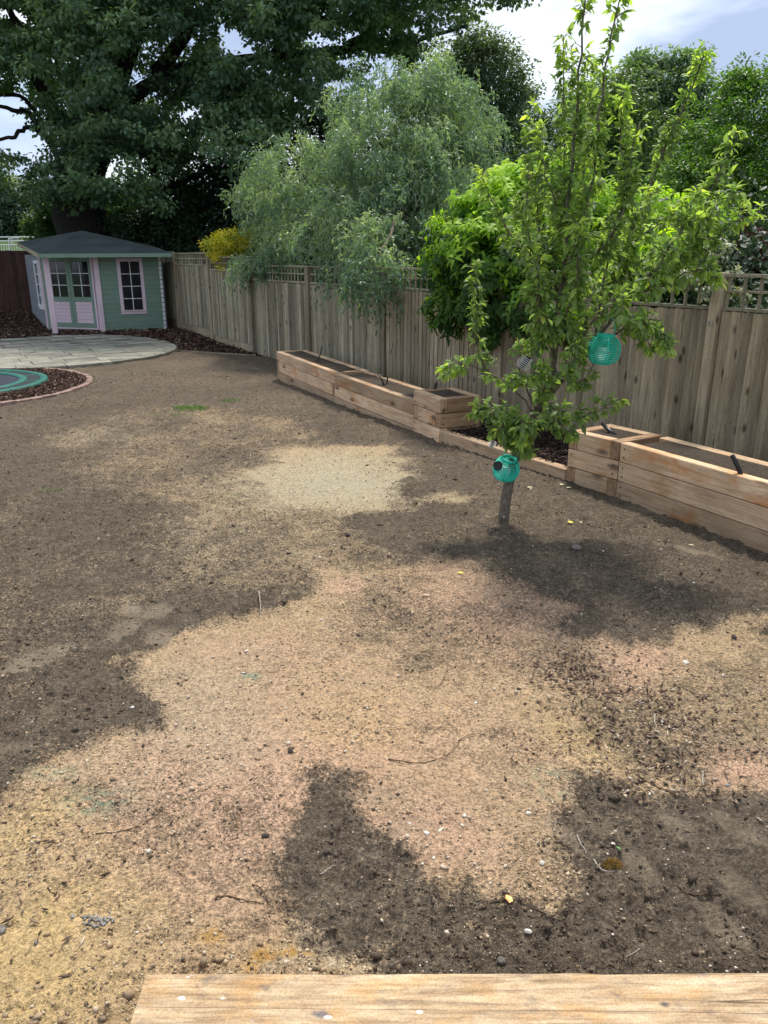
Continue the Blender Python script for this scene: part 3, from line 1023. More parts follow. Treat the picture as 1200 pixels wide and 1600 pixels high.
# ------------------------------------------------------------------ sleepers
def timber(name, p0, p1, z0, z1, h, th, mat, parent, inward, trim0=0.0, trim1=0.0):
    "timber from p0 to p1, outer face on that line, thickness towards 'inward', top z0..z1, height h"
    p0, p1 = np.array(p0, float), np.array(p1, float)
    d = p1 - p0
    L = np.linalg.norm(d)
    e = d / L
    p0, p1 = p0 + e * trim0, p1 - e * trim1
    L2 = np.linalg.norm(p1 - p0)
    left = np.array([-e[1], e[0]])
    s = 1 if left @ inward > 0 else -1
    g = 0.003
    mb = MB().box(g, L2 - g, min(0, s * th), max(0, s * th), -h + g, -g, 0.005)
    # saw-cut unevenness
    mb.v = [(x, y + (random.gauss(0, 0.0012)), z + random.gauss(0, 0.0012)) for x, y, z in mb.v]
    o = mb.build(name, mat, parent)
    o.location = (p0[0] - parent.location.x, p0[1] - parent.location.y, z0 - parent.location.z)
    o.rotation_euler = (random.gauss(0, .004), -math.atan2(z1 - z0, L2), math.atan2(e[1], e[0]))
    if L2 > 0.4:
        for sx in (0.05, L2 - 0.05):
            for sz in (-h * .28, -h * .72):
                q = MB().prism([(.0075 * math.cos(a), .0075 * math.sin(a)) for a in np.linspace(0, 2 * math.pi, 8, endpoint=False)], -.001, .002)
                q.v = [(x + sx + random.gauss(0, .004), -s * zz, y + sz) for x, y, zz in q.v]
                q.build('screw', M['black'], o)
    return o


def bed(a, b, za, zb, w, label, left_end=True, right_end=True, alt=0, soil_drop=0.010, courses=3):
    t = empty('raised_bed', (a[0], a[1], 0), label=label, cat='raised bed', group='timber raised beds along the fence')
    d = (b - a) / np.linalg.norm(b - a)
    n = np.array([-d[1], d[0]])
    hh, th = 0.165, 0.1
    A2, B2 = a + n * w, b + n * w
    for c in range(courses):
        dz = -hh * c
        o = (c + alt) % 2 == 0
        tr = 0.0 if o else th
        timber('sleeper', a, b, za + dz, zb + dz, hh, th, M['sleeper'], t, n, tr if left_end else 0, tr if right_end else 0)
        timber('sleeper', A2, B2, za + dz, zb + dz, hh, th, M['sleeper'], t, -n, tr if left_end else 0, tr if right_end else 0)
        te = th if o else 0.0
        if left_end: timber('sleeper', a, A2, za + dz, za + dz, hh, th, M['sleeper_end'], t, d, te, te)
        if right_end: timber('sleeper', b, B2, zb + dz, zb + dz, hh, th, M['sleeper_end'], t, -d, te, te)
    # soil with an uneven surface
    nu, nv = 40, 10
    L = np.linalg.norm(b - a)
    U, Vv = np.meshgrid(np.linspace(0.09, L - 0.02, nu), np.linspace(th - .01, w - th + .01, nv))
    X, Y = a[0] + d[0] * U + n[0] * Vv, a[1] + d[1] * U + n[1] * Vv
    Z = za + (zb - za) * U / L - soil_drop + (fbm(X * 8, Y * 8, 60, 4) - 0.5) * 0.035
    V = np.stack([X - a[0], Y - a[1], Z], -1).reshape(-1, 3)
    i = np.arange((nv - 1) * nu).reshape(nv - 1, nu)[:, :-1].ravel()
    me = npmesh('soil', V, np.stack([i, i + 1, i + nu + 1, i + nu], 1), M['bedsoil'], smooth=True)
    link('soil', me, t)
    return t


WB = 0.53
bed(BF[0], BF[1], 0.46, 0.425, WB, 'farthest raised bed, greyish timber, nearest the summerhouse', True, True, 0)
bed(BF[1], BF[2], 0.415, 0.365, WB, 'second raised bed from the far end, long planks with dark wavy joints', False, False, 0)
bed(BF[2], BF[3], 0.49, 0.48, WB, 'small square raised bed standing higher, left of the apple tree', True, True, 0)
bed(BF[4], BF[5], 0.48, 0.485, WB, 'short raised bed with orange stained top timber, right of the apple tree', True, True, 1)
bed(BF[5] + BD * 0.003, BF[6], 0.482, 0.485, WB, 'long pale raised bed running out of the picture at the right', False, True, 0)
tl = empty('low_edging_timber', (BF[3][0], BF[3][1], 0), label='low single timber edging the black mulch behind the apple tree', cat='timber edging')
timber('sleeper', BF[3] + BD * .004, BF[4] - BD * .004, 0.135, 0.12, 0.165, 0.1, M['sleeper'], tl, BN)

# foreground timber
fa = G(230, 1520, 0.2)
tf = empty('foreground_timber', (fa[0], fa[1], 0.0), label='worn pale timber sleeper across the bottom of the picture', cat='timber')
mb = MB()
nseg = 60
Lf, Wf = 2.6, 0.215
vs_, fs_ = [], []
prof = [(0, -0.2), (0, -0.006), (-0.006, 0), (-0.05, 0.0005), (-0.1, 0), (-0.15, 0.0008), (-Wf + 0.006, 0), (-Wf, -0.006), (-Wf, -0.2)]
for i in range(nseg + 1):
    x = Lf * i / nseg
    for j, (y, z) in enumerate(prof):
        vs_.append((x + (0.006 if (i == 0 and j in (0, 1, 7, 8)) else 0) * 0, y + (math.sin(x * 9) * .0012 + random.gauss(0, .0006)), z + random.gauss(0, .0005)))
for i in range(nseg):
    for j in range(len(prof) - 1):
        q = i * len(prof) + j
        fs_.append((q, q + 1, q + 1 + len(prof), q + len(prof)))
fs_.append(tuple(range(len(prof))))
mb.add(vs_, fs_)
mb.build('sleeper', M['sleeper_old'], tf, loc=(0, 0, 0.2), rot=(0, 0, math.radians(0.1)))

# ------------------------------------------------------------------ fence along the right
FT = [6.83, 3.94, 1.19, -1.65, -4.32, -7.11, -10.03, -12.9]       # post positions along the fence line
FT = [9.7] + FT
fence = empty('fence', (FB[0], FB[1], 0), label='weathered grey-brown board fence with trellis top along the right side', cat='fence')
frz = math.atan2(FDIR[1], FDIR[0])


def fpt(t, off=0.0, z=0.0):
    p = FDIR * t - FN * off          # off > 0: towards the garden
    return (p[0], p[1], z)


def pale_mesh(w, h, t0, t1, mat):
    # cross-section tapers from t0 (at +x) to t1 (at -x); garden side is -y ... local x along fence, y normal
    mb = MB()
    v = [(-w / 2, 0, 0), (w / 2, 0, 0), (w / 2, t0, 0), (-w / 2, t1, 0)]
    mb.add(v + [(a, b, h) for a, b, c in v], [(0, 3, 2, 1), (4, 5, 6, 7), (0, 1, 5, 4), (1, 2, 6, 5), (2, 3, 7, 6), (3, 0, 4, 7)])
    return mb.mesh('board', mat)


board_m = {}
for key, args in {'flat': (0.0925, 1.47, 0.022, 0.008), 'rib': (0.078, 1.47, 0.026, 0.022)}.items():
    for mk in ('fence', 'fence_brown'):
        board_m[key, mk] = pale_mesh(*args, M[mk])
post_m = MB().box(-0.05, 0.05, -0.05, 0.05, -0.2, 1.80, 0.006).mesh('post', M['fence_brown'])
lathv = MB().box(-0.012, 0.012, -0.012, 0.012, 0, 0.27, 0.002).mesh('trellis_lath', M['fence'])
BAY = ['flat', 'flat', 'flat', 'rib', 'flat', 'rib', 'flat', 'flat']
for i in range(len(FT) - 1):
    t0, t1 = FT[i], FT[i + 1]
    up = 0.30 if i == 0 else (0.26 if i == 1 else (0.16 if i == 2 else 0.0))
    gb = 0.10 if i < 2 else (0.05 if i == 2 else 0.0)
    tm = (t0 + t1) / 2
    c = fpt(tm, 0, gb if i < 3 else 0)
    pan = empty('fence_panel', c)
    pan.parent = fence
    pan.rotation_euler = (0, 0, frz)          # local +x runs away from the camera, local +y towards the garden
    Lb = abs(t1 - t0)
    mk = 'fence_brown' if i >= 5 else 'fence'
    n = int(round((Lb - 0.11) / 0.0985))
    pitch = (Lb - 0.11) / n
    lift = up - gb if i < 3 else 0
    for j in range(n):
        x = -Lb / 2 + 0.055 + pitch * (j + 0.5)
        o = link('board', board_m[BAY[i], mk], pan, (x, random.gauss(0, 0.0015), 0.03 + lift + random.gauss(0, .004)))
        o.rotation_euler = (0, random.gauss(0, 0.002), random.gauss(0, 0.02) + (0.10 if BAY[i] == 'flat' else 0))
        o.scale = (1, 1, 1)
    # gravel board, rails at the back, added dark sheet for shade between boards
    MB().box(-Lb / 2 + .055, Lb / 2 - .055, -0.03, -0.004, -0.12, 0.17 + lift, 0.004).build('gravel_board', M['fence_brown'], pan)
    for z in (0.3, 0.85, 1.35):
        MB().box(-Lb / 2 + .055, Lb / 2 - .055, -0.075, -0.006, z, z + 0.07, 0.004).build('rail', M['fence_brown'], pan)
    if True:
        MB().box(-Lb / 2 + .06, Lb / 2 - .06, -0.0055, -0.002, 0.175 + lift, 1.49 + lift).build('gap_shade_sheet', M['fence_dark'], pan)
    # trellis
    z0 = 1.51 + lift
    xs0, xs1 = -Lb / 2 + .056, Lb / 2 - .056
    for (za, zb, ww) in ((z0, z0 + 0.028, .02), (z0 + 0.148, z0 + 0.168, .010), (z0 + 0.272, z0 + 0.30, .022)):
        MB().box(xs0, xs1, -ww + .008, ww + .008, za, zb, 0.002).build('trellis_rail', M['fence'], pan)
    nl = int(round((xs1 - xs0) / 0.15))
    for j in range(nl + 1):
        x = xs0 + 0.013 + (xs1 - xs0 - 0.026) * j / nl
        link('trellis_lath', lathv, pan, (x, -0.012, z0 + 0.015))
for i, t in enumerate(FT):
    up = 0.27 if i <= 1 else (0.2 if i == 2 else (0.10 if i == 3 else 0.0))
    if i == 7: up = 0.02
    o = link('post', post_m, fence, fpt(t, 0.015, up))
    o.rotation_euler = (0, 0, frz)
hk = MB().ring((0, 0, 0), 0.02, 0.004, 16, 5, 'x').build('hook_ring', M['metal'], fence, True)
hk.location = fpt(FT[7] + .01, 0.075, 1.40)
hk.rotation_euler = (0, 0, frz + math.pi / 2)

# dark stained fence behind the left of the summerhouse
fd = empty('stained_fence', (-12.4, 24.9, 0.3), label='dark reddish brown board fence left of the summerhouse', cat='fence')
bm_ = pale_mesh(0.148, 1.86, 0.02, 0.008, M['fence_dark'])
for j in range(42):
    o = link('board', bm_, fd, (-3.4 + j * 0.142, 0, 0.0 + random.gauss(0, .004)))
    o.rotation_euler = (0, random.gauss(0, .003), math.pi + 0.1)
for j in range(4):
    MB().box(-.05, .05, .03, .13, -.3, 1.9, .005).build('post', M['fence_dark'], fd, loc=(-3.3 + j * 1.9, 0, 0))
MB().box(-3.5, 2.6, 0.025, 0.06, 0.4, 0.48).build('rail', M['fence_dark'], fd)
MB().box(-3.5, 2.6, 0.025, 0.06, 1.4, 1.48).build('rail', M['fence_dark'], fd)

# ------------------------------------------------------------------ summerhouse
def build_house():
    z0 = 0.10
    Bp, Cp, Ep, Dp = np.array([-7.30, 20.6]), np.array([-5.98, 21.36]), np.array([-8.87, 21.0]), np.array([-10.30, 23.3])
    hs = empty('summerhouse', (Bp[0], Bp[1], z0), label='sage green corner summerhouse with pink trim and grey felt roof', cat='summerhouse')
    WH = 1.93

    def frame(p, q, name):
        d = q - p
        L = np.linalg.norm(d)
        e = empty(name, (p[0] - Bp[0], p[1] - Bp[1], 0), math.atan2(d[1], d[0]))
        e.parent = hs
        return e, L
    # local frame: x along wall left->right seen from outside, -y outward

    def boards(wall, L, mat, holes=(), pitch=0.118, z1=WH, th=0.04, over=0.0):
        k = 0
        z = 0.0
        while z < z1 - 0.01:
            zt = min(z + pitch, z1)
            spans = [(-over, L + over)]
            for (hx0, hx1, hz0, hz1) in holes:
                if zt > hz0 + .01 and z < hz1 - .01:
                    ns = []
                    for a, b in spans:
                        if hx0 > a: ns.append((a, min(b, hx0)))
                        if hx1 < b: ns.append((max(a, hx1), b))
                    spans = ns
            for a, b in spans:
                if b - a < 0.02: continue
                mb = MB()
                g = 0.007
                # board with a V groove at its joints
                pr = [(0, z), (-th + g, z), (-th, z + g), (-th, zt - g), (-th + g, zt), (0, zt)]
                v = [(a, y, zz) for y, zz in pr] + [(b, y, zz) for y, zz in pr]
                mb.add(v, [tuple(range(6))[::-1], tuple(range(6, 12))] + [(i, (i + 1) % 6, 6 + (i + 1) % 6, 6 + i) for i in range(6)])
                mb.v = [(x, y + random.gauss(0, 0.0006), zz) for x, y, zz in mb.v]
                mb.build('board', mat, wall)
            z = zt

    def window(wall, x0, x1, z0_, z1_, cols, rows, fw=0.085, fmat=None, y=-0.06):
        fmat = fmat or M['pink']
        def piece(name, a, b, c, d, y0, y1, mat):
            return MB().box(a, b, y0, y1, c, d, 0.003).build(name, mat, wall)
        piece('window_frame', x0 - fw, x1 + fw, z1_, z1_ + fw, y, 0.0, fmat)
        piece('window_frame', x0 - fw, x1 + fw, z0_ - fw, z0_, y - .004, 0.0, fmat)
        piece('window_frame', x0 - fw, x0, z0_, z1_, y, 0.0, fmat)
        piece('window_frame', x1, x1 + fw, z0_, z1_, y, 0.0, fmat)
        piece('window_sill', x0 - fw * .5, x1 + fw * .5, z0_ - 0.002, z0_ + 0.022, y - .03, -.02, fmat)
        bw = 0.018
        w, h = (x1 - x0) / cols, (z1_ - z0_) / rows
        for i in range(cols):
            for j in range(rows):
                piece('pane', x0 + i * w + bw / 2, x0 + (i + 1) * w - bw / 2, z0_ + j * h + bw / 2, z0_ + (j + 1) * h - bw / 2, -0.022, -0.016, M['glass'])
        for i in range(1, cols): piece('glazing_bar', x0 + i * w - bw / 2, x0 + i * w + bw / 2, z0_, z1_, -0.042, -0.014, M['white'])
        for j in range(1, rows): piece('glazing_bar', x0, x1, z0_ + j * h - bw / 2, z0_ + j * h + bw / 2, -0.040, -0.012, M['white'])

    # right wall
    wr, L = frame(Bp, Cp, 'right_wall')
    wx0, wx1, wz0, wz1 = 0.53, 1.02, 0.52, 1.76
    boards(wr, L, M['green'], [(wx0, wx1, wz0, wz1)])
    window(wr, wx0, wx1, wz0, wz1, 2, 4)
    # the log ends crossing at the right corner
    for k in range(16):
        z = k * 0.118
        MB().box(L + 0.002, L + 0.07, -0.044, 0.0, z + 0.008, z + 0.108, 0.006).build('log_end', M['white'], wr)
        MB().box(L + 0.072, L + 0.12, 0.02, 0.16, z - 0.05, z + 0.055, 0.006).build('log_end', M['lilac'], wr)
    MB().box(L, L + 0.05, 0.0, 2.2, 0, WH).build('side_wall', M['green'], wr)
    # corner pillar between doors and right wall
    MB().box(-0.13, -0.005, -0.085, 0.03, -0.02, WH + .02, 0.004).build('corner_post', M['pink'], wr)

    # door wall
    wd, L = frame(Ep, Bp, 'door_wall')
    dz0, dz1 = 0.10, 1.86
    dx0, dx1 = 0.10, L - 0.19
    MB().box(0, L - .13, -0.04, 0.02, -0.05, dz0 - .004, 0.003).build('door_sill', M['fence_brown'], wd)
    MB().box(0, L - .13, -0.04, 0.02, dz1 + .056, WH).build('lintel', M['green'], wd)
    for a, b, c, d in ((dx0 - 0.055, dx0 - .003, dz0, dz1), (dx1 + .003, dx1 + 0.055, dz0, dz1), (dx0 - .055, dx1 + .055, dz1 + .002, dz1 + 0.055), (dx0 - .055, dx1 + .055, dz0 - 0.035, dz0 - .002)):
        MB().box(a, b, -0.07, 0.0, c, d, 0.004).build('door_frame', M['pink'], wd)
    MB().box(dx1 + .058, L - .125, -0.03, 0.02, 0, WH).build('side_panel', M['green'], wd)
    MB().box(-0.05, dx0 - .058, -0.03, 0.02, 0, WH).build('side_panel', M['green'], wd)
    mid = (dx0 + dx1) / 2
    for (a, b) in ((dx0, mid - .002), (mid + .002, dx1)):
        dr = wd
        st = 0.085
        gz0, gz1 = 0.88, 1.76
        for (p, q, r, s_) in ((a, a + st, dz0, dz1), (b - st, b, dz0, dz1), (a + st, b - st, dz1 - .10, dz1), (a + st, b - st, dz0, dz0 + .12), (a + st, b - st, 0.76, gz0)):
            MB().box(p, q, -0.058, -0.018, r, s_, 0.003).build('door_rail', M['green'], dr)
        nb = 6
        for k in range(nb):
            z_ = dz0 + .12 + (0.76 - dz0 - .12) * k / nb
            MB().box(a + st, b - st, -0.050, -0.025, z_ + .002, z_ + (0.76 - dz0 - .12) / nb - .002, 0.003).build('door_board', M['pink'], dr)
        w, h, bw = (b - a - 2 * st) / 2, (dz1 - .10 - gz0) / 3, 0.018
        for i in range(2):
            for j in range(3):
                MB().box(a + st + i * w + bw / 2, a + st + (i + 1) * w - bw / 2, -0.036, -0.030, gz0 + j * h + bw / 2, gz0 + (j + 1) * h - bw / 2).build('pane', M['glass'], dr)
        MB().box(a + st + w - bw / 2, a + st + w + bw / 2, -0.054, -0.028, gz0, dz1 - .10, .002).build('glazing_bar', M['white'], dr)
        for j in (1, 2): MB().box(a + st, b - st, -0.052, -0.026, gz0 + j * h - bw / 2, gz0 + j * h + bw / 2, .002).build('glazing_bar', M['white'], dr)
    MB().box(mid - .06, mid - .03, -0.085, -0.058, 0.98, 1.06, .004).tube([(mid - .045, -.09, 1.04), (mid + .03, -.09, 1.04)], .006, 6).build('door_handle', M['metal'], wd)
    for z_ in (0.3, 1.0, 1.65):
        MB().box(dx1 - .01, dx1 + .02, -0.078, -0.06, z_, z_ + .07).build('hinge', M['metal'], wd)

    # left wall
    wl, L = frame(Dp, Ep, 'left_wall')
    boards(wl, L, M['lilac'], [(L - 1.15, L - 0.55, 0.6, 1.7)])
    window(wl, L - 1.15, L - 0.55, 0.6, 1.7, 2, 4, fmat=M['white'])
    MB().box(L - 0.16, L - 0.03, -0.085, -0.042, -0.02, WH, 0.004).build('corner_trim', M['pink'], wl)
    # back walls closing the plan
    Rp = Cp + FDIR * 2.6
    for p, q in ((Cp, Rp), (Rp, Dp)):
        e_, LL = frame(p, q, 'back_wall')
        MB().box(0.06, LL - .02, -0.04, 0.0, 0, WH - .02).build('wall_panel', M['green'], e_)
    # free pillar under the front left corner of the roof
    pp = G(87, 522, z0)
    MB().box(-0.065, 0.065, -0.055, 0.055, -0.05, 1.93, 0.005).build('pillar', M['pink'], hs, loc=(pp[0] - Bp[0], pp[1] - Bp[1], 0), rot=(0, 0, math.radians(20)))
    # floor and threshold slab
    MB().prism([tuple(p - Bp) for p in (np.array(pp[:2]) + [-.1, -.15], Bp + [.1, -.12], Bp + [0.1, 0.2], Ep + [0, .2])], -0.09, 0.015).build('threshold', M['slab'], hs)
    # roof
    P1, P2 = at(60, 397, 19.55), at(267, 396, 20.95)
    P0, AP = at(27, 379, 23.9), at(128, 361, 22.2)
    P3 = np.array([Rp[0] + .3, Rp[1] + .5, 2.30])
    PB = np.array([Dp[0] + 0.6, Dp[1] + 1.2, 2.38])
    o = np.array([Bp[0], Bp[1], z0])
    th = 0.085
    ring_ = [P1, P2, P3, PB, P0]
    for i in range(5):
        a, b = ring_[i] + [0, 0, 0.0] - o, ring_[(i + 1) % 5] - o
        # felt slope with real thickness
        mbf = MB()
        A_, B_, T_ = a + [0, 0, .012], b + [0, 0, .012], AP - o + [0, 0, .012]
        mbf.add([A_, B_, T_, A_ - [0, 0, .03], B_ - [0, 0, .03], T_ - [0, 0, .03]], [(0, 1, 2), (3, 5, 4), (0, 3, 4, 1), (1, 4, 5, 2), (2, 5, 3, 0)])
        mbf.build('roof_slope', M['roof'], hs)
        # fascia board
        d = b - a
        Lf_ = np.linalg.norm(d[:2])
        nn = np.array([d[1], -d[0], 0]) / Lf_
        f4 = [a + nn * .001, b + nn * .001, b + nn * .022, a + nn * .022]
        mb = MB().add([tuple(p + [0, 0, .008]) for p in f4] + [tuple(p - [0, 0, th]) for p in f4], [(0, 1, 2, 3), (7, 6, 5, 4), (0, 4, 5, 1), (1, 5, 6, 2), (2, 6, 7, 3), (3, 7, 4, 0)])
        mb.build('fascia', M['green'] if i != 4 else M['fence_brown'], hs)
    # lower edges of felt laps
    for s_ in (0.33, 0.66):
        a, b = P1 + (AP - P1) * s_ - o, P2 + (AP - P2) * s_ - o
        mb = MB().tube([a + [0, 0, .013], (a + b) / 2 + [0, 0, .014], b + [0, 0, .013]], .004, 4)
        mb.build('felt_lap', M['roof'], hs)


build_house()

# ------------------------------------------------------------------ leaves
def leaf_template(kind):
    if kind == 'full':
        T = np.array([(0, 0, 0), (.3, .42, .02), (.3, 0, -.05), (.3, -.42, .02), (.68, .36, -.08), (.68, 0, -.14), (.68, -.36, -.08), (1, 0, -.30)])
        F = np.array([(0, 2, 1), (0, 3, 2), (1, 2, 5), (1, 5, 4), (2, 3, 6), (2, 6, 5), (4, 5, 7), (5, 6, 7)])
    elif kind == 'fold':
        T = np.array([(0, 0, 0), (.5, .5, .06), (1, 0, -.12), (.5, -.5, .06)])
        F = np.array([(0, 2, 1), (0, 3, 2)])
    elif kind == 'curl':
        T = np.array([(0, 0, 0), (.35, .5, .06), (.35, -.5, .06), (.75, .35, -.10), (.75, -.35, -.10), (1, 0, -.34)])
        F = np.array([(0, 2, 1), (1, 2, 4), (1, 4, 3), (3, 4, 5)])
    return T, F


def leaves(name, P, D, N, L, Wd, kind, rnd, mat, parent=None, **k):
    T, F = leaf_template(kind)
    D = D / (np.linalg.norm(D, axis=1, keepdims=True) + 1e-9)
    Yv = np.cross(N, D)
    Yv = Yv / (np.linalg.norm(Yv, axis=1, keepdims=True) + 1e-9)
    Zv = np.cross(D, Yv)
    n = len(P)
    L, Wd = np.broadcast_to(L, n)[:, None, None], np.broadcast_to(Wd, n)[:, None, None]
    V = P[:, None] + T[None, :, 0:1] * L * D[:, None] + T[None, :, 1:2] * Wd * Yv[:, None] + T[None, :, 2:3] * L * Zv[:, None]
    FF = (F[None] + (np.arange(n) * len(T))[:, None, None]).reshape(-1, 3)
    off = np.array(parent.location) if parent is not None else np.zeros(3)
    me = npmesh(name, (V - off).reshape(-1, 3), FF, mat, {'rnd': np.repeat(rnd, len(T))}, smooth=(kind != 'fold'))
    return link(name, me, parent, **k)


def unit(n):
    v = RG.normal(0, 1, (n, 3))
    return v / np.linalg.norm(v, axis=1, keepdims=True)


def lobe_pts(lobes, n, depth=0.35):
    "lobes: (centre, (rx, ry, rz)); random points near their surface with outward normals"
    c = np.array([l[0] for l in lobes])
    r = np.array([l[1] for l in lobes])
    w = (r[:, 0] * r[:, 2] + r[:, 0] * r[:, 1]) ** 0.9
    i = RG.choice(len(lobes), n, p=w / w.sum())
    d = unit(n)
    rr = 1 - RG.uniform(0, 1, n) ** 1.7 * depth
    wob = 1 + 0.25 * (np.sin(d[:, 0] * 7 + i * 3) * np.sin(d[:, 2] * 6 + i) + np.sin(d[:, 1] * 9 + i * 2) * 0.4)
    P = c[i] + d * r[i] * (rr * wob)[:, None]
    return P, d, i


def px_lobes(L):
    return [(at(u, v, Y), (rx, ry, rz)) for (u, v, Y, rx, ry, rz) in L]


def foliage(name, lobes, nclump, per, cr_, leafL, leafW, mat, parent, kind='fold', depth=0.4, droop=0.4, gaps=(), flat=0.7, rbias=0.0, upcol=0.25, **k):
    "clumps of leaves over the lobes: each clump is a tuft round its own shoot"
    P, d, i = lobe_pts(lobes, nclump, depth)
    if gaps:
        u, v, z = proj(P)
        keep = np.ones(len(P), bool)
        for gu, gv, ru, rv in gaps:
            keep &= ((u - gu) / ru) ** 2 + ((v - gv) / rv) ** 2 > 1
        P, d = P[keep], d[keep]
    n = len(P)
    cs = cr_ * RG.uniform(0.6, 1.3, n)
    q = unit(n * per) * (RG.uniform(0, 1, n * per) ** 0.45)[:, None]
    q[:, 2] *= flat
    LP = np.repeat(P, per, 0) + q * np.repeat(cs, per)[:, None]
    D = q * 1.0 + np.repeat(d, per, 0) * 0.5 + unit(n * per) * 0.6
    D[:, 2] -= droop
    N = unit(n * per) * 0.6
    N[:, 2] += 1.0
    base = np.repeat(RG.uniform(0.15, 0.7, n), per)
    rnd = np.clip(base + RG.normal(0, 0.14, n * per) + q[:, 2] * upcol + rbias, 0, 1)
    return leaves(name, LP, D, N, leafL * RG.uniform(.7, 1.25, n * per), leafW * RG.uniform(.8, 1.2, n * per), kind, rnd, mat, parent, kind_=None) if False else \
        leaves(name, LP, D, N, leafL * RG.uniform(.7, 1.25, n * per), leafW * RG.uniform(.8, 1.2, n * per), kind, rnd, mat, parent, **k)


def limb(mb, pts, r0, r1, n=7, wob=0.0):
    "smooth tapering limb through control points"
    pts = [np.array(p, float) for p in pts]
    out_ = []
    m = len(pts)
    for i in range(m - 1):
        p0, p1, p2, p3 = pts[max(i - 1, 0)], pts[i], pts[i + 1], pts[min(i + 2, m - 1)]
        for k in range(4):
            t = k / 4
            out_.append(0.5 * ((2 * p1) + (-p0 + p2) * t + (2 * p0 - 5 * p1 + 4 * p2 - p3) * t * t + (-p0 + 3 * p1 - 3 * p2 + p3) * t ** 3))
    out_.append(pts[-1])
    if wob:
        for q in out_[1:-1]: q += RG.normal(0, wob, 3)
    rad = [r0 + (r1 - r0) * (i / (len(out_) - 1)) ** 0.8 for i in range(len(out_))]
    mb.tube(out_, rad, n)
    return out_


M['oakleaf'] = leafmat('oak_leaf', [(0.0, (0.072, 0.125, 0.085)), (0.5, (0.155, 0.245, 0.14)), (1.0, (0.30, 0.40, 0.18))], trans=0.42, rough=0.6, spec=0.25, tr_gain=1.3)
M['greyleaf'] = leafmat('grey_green_leaf', [(0.0, (0.06, 0.10, 0.065)), (0.5, (0.12, 0.18, 0.105)), (1.0, (0.22, 0.29, 0.15))], trans=0.3, rough=0.55, spec=0.3)
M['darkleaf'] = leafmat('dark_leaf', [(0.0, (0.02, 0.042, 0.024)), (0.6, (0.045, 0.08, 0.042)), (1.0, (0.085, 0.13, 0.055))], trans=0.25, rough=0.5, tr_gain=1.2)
M['midleaf'] = leafmat('mid_leaf', [(0.0, (0.045, 0.085, 0.03)), (0.5, (0.085, 0.15, 0.048)), (1.0, (0.16, 0.24, 0.07))], trans=0.35)
M['willowleaf'] = leafmat('willow_leaf', [(0.0, (0.07, 0.125, 0.08)), (0.5, (0.165, 0.25, 0.155)), (1.0, (0.34, 0.43, 0.23))], trans=0.36, rough=0.45)
M['laurelleaf'] = leafmat('laurel_leaf', [(0.0, (0.035, 0.085, 0.02)), (0.3, (0.085, 0.18, 0.022)), (0.6, (0.24, 0.41, 0.025)), (1.0, (0.46, 0.62, 0.04))], trans=0.45, rough=0.55, spec=0.22)
M['brightleaf'] = leafmat('bright_leaf', [(0.0, (0.035, 0.085, 0.015)), (0.5, (0.085, 0.18, 0.025)), (1.0, (0.17, 0.30, 0.04))], trans=0.38)
M['appleleaf'] = leafmat('apple_leaf', [(0.0, (0.11, 0.165, 0.07)), (0.45, (0.23, 0.335, 0.11)), (0.8, (0.40, 0.52, 0.12)), (1.0, (0.56, 0.64, 0.13))], trans=0.52, rough=0.5, spec=0.3)
M['yellowleaf'] = leafmat('yellow_leaf', [(0.0, (0.12, 0.19, 0.03)), (0.35, (0.38, 0.38, 0.04)), (1.0, (0.85, 0.66, 0.05))], trans=0.4)
M['ivyleaf'] = leafmat('variegated_ivy_leaf', [(0.0, (0.05, 0.09, 0.04)), (0.4, (0.12, 0.17, 0.08)), (0.6, (0.45, 0.47, 0.30)), (1.0, (0.62, 0.62, 0.45))], trans=0.2)
M['hazyleaf'] = leafmat('hazed_far_leaf', [(0.0, (0.05, 0.085, 0.065)), (0.5, (0.09, 0.14, 0.085)), (1.0, (0.17, 0.22, 0.11))], trans=0.25)  # distance haze put into the leaf colour
M['purpleleaf'] = leafmat('purple_leaf', [(0.0, (0.02, 0.010, 0.012)), (0.6, (0.055, 0.018, 0.02)), (1.0, (0.10, 0.03, 0.03))], trans=0.15, rough=.7, spec=.1)

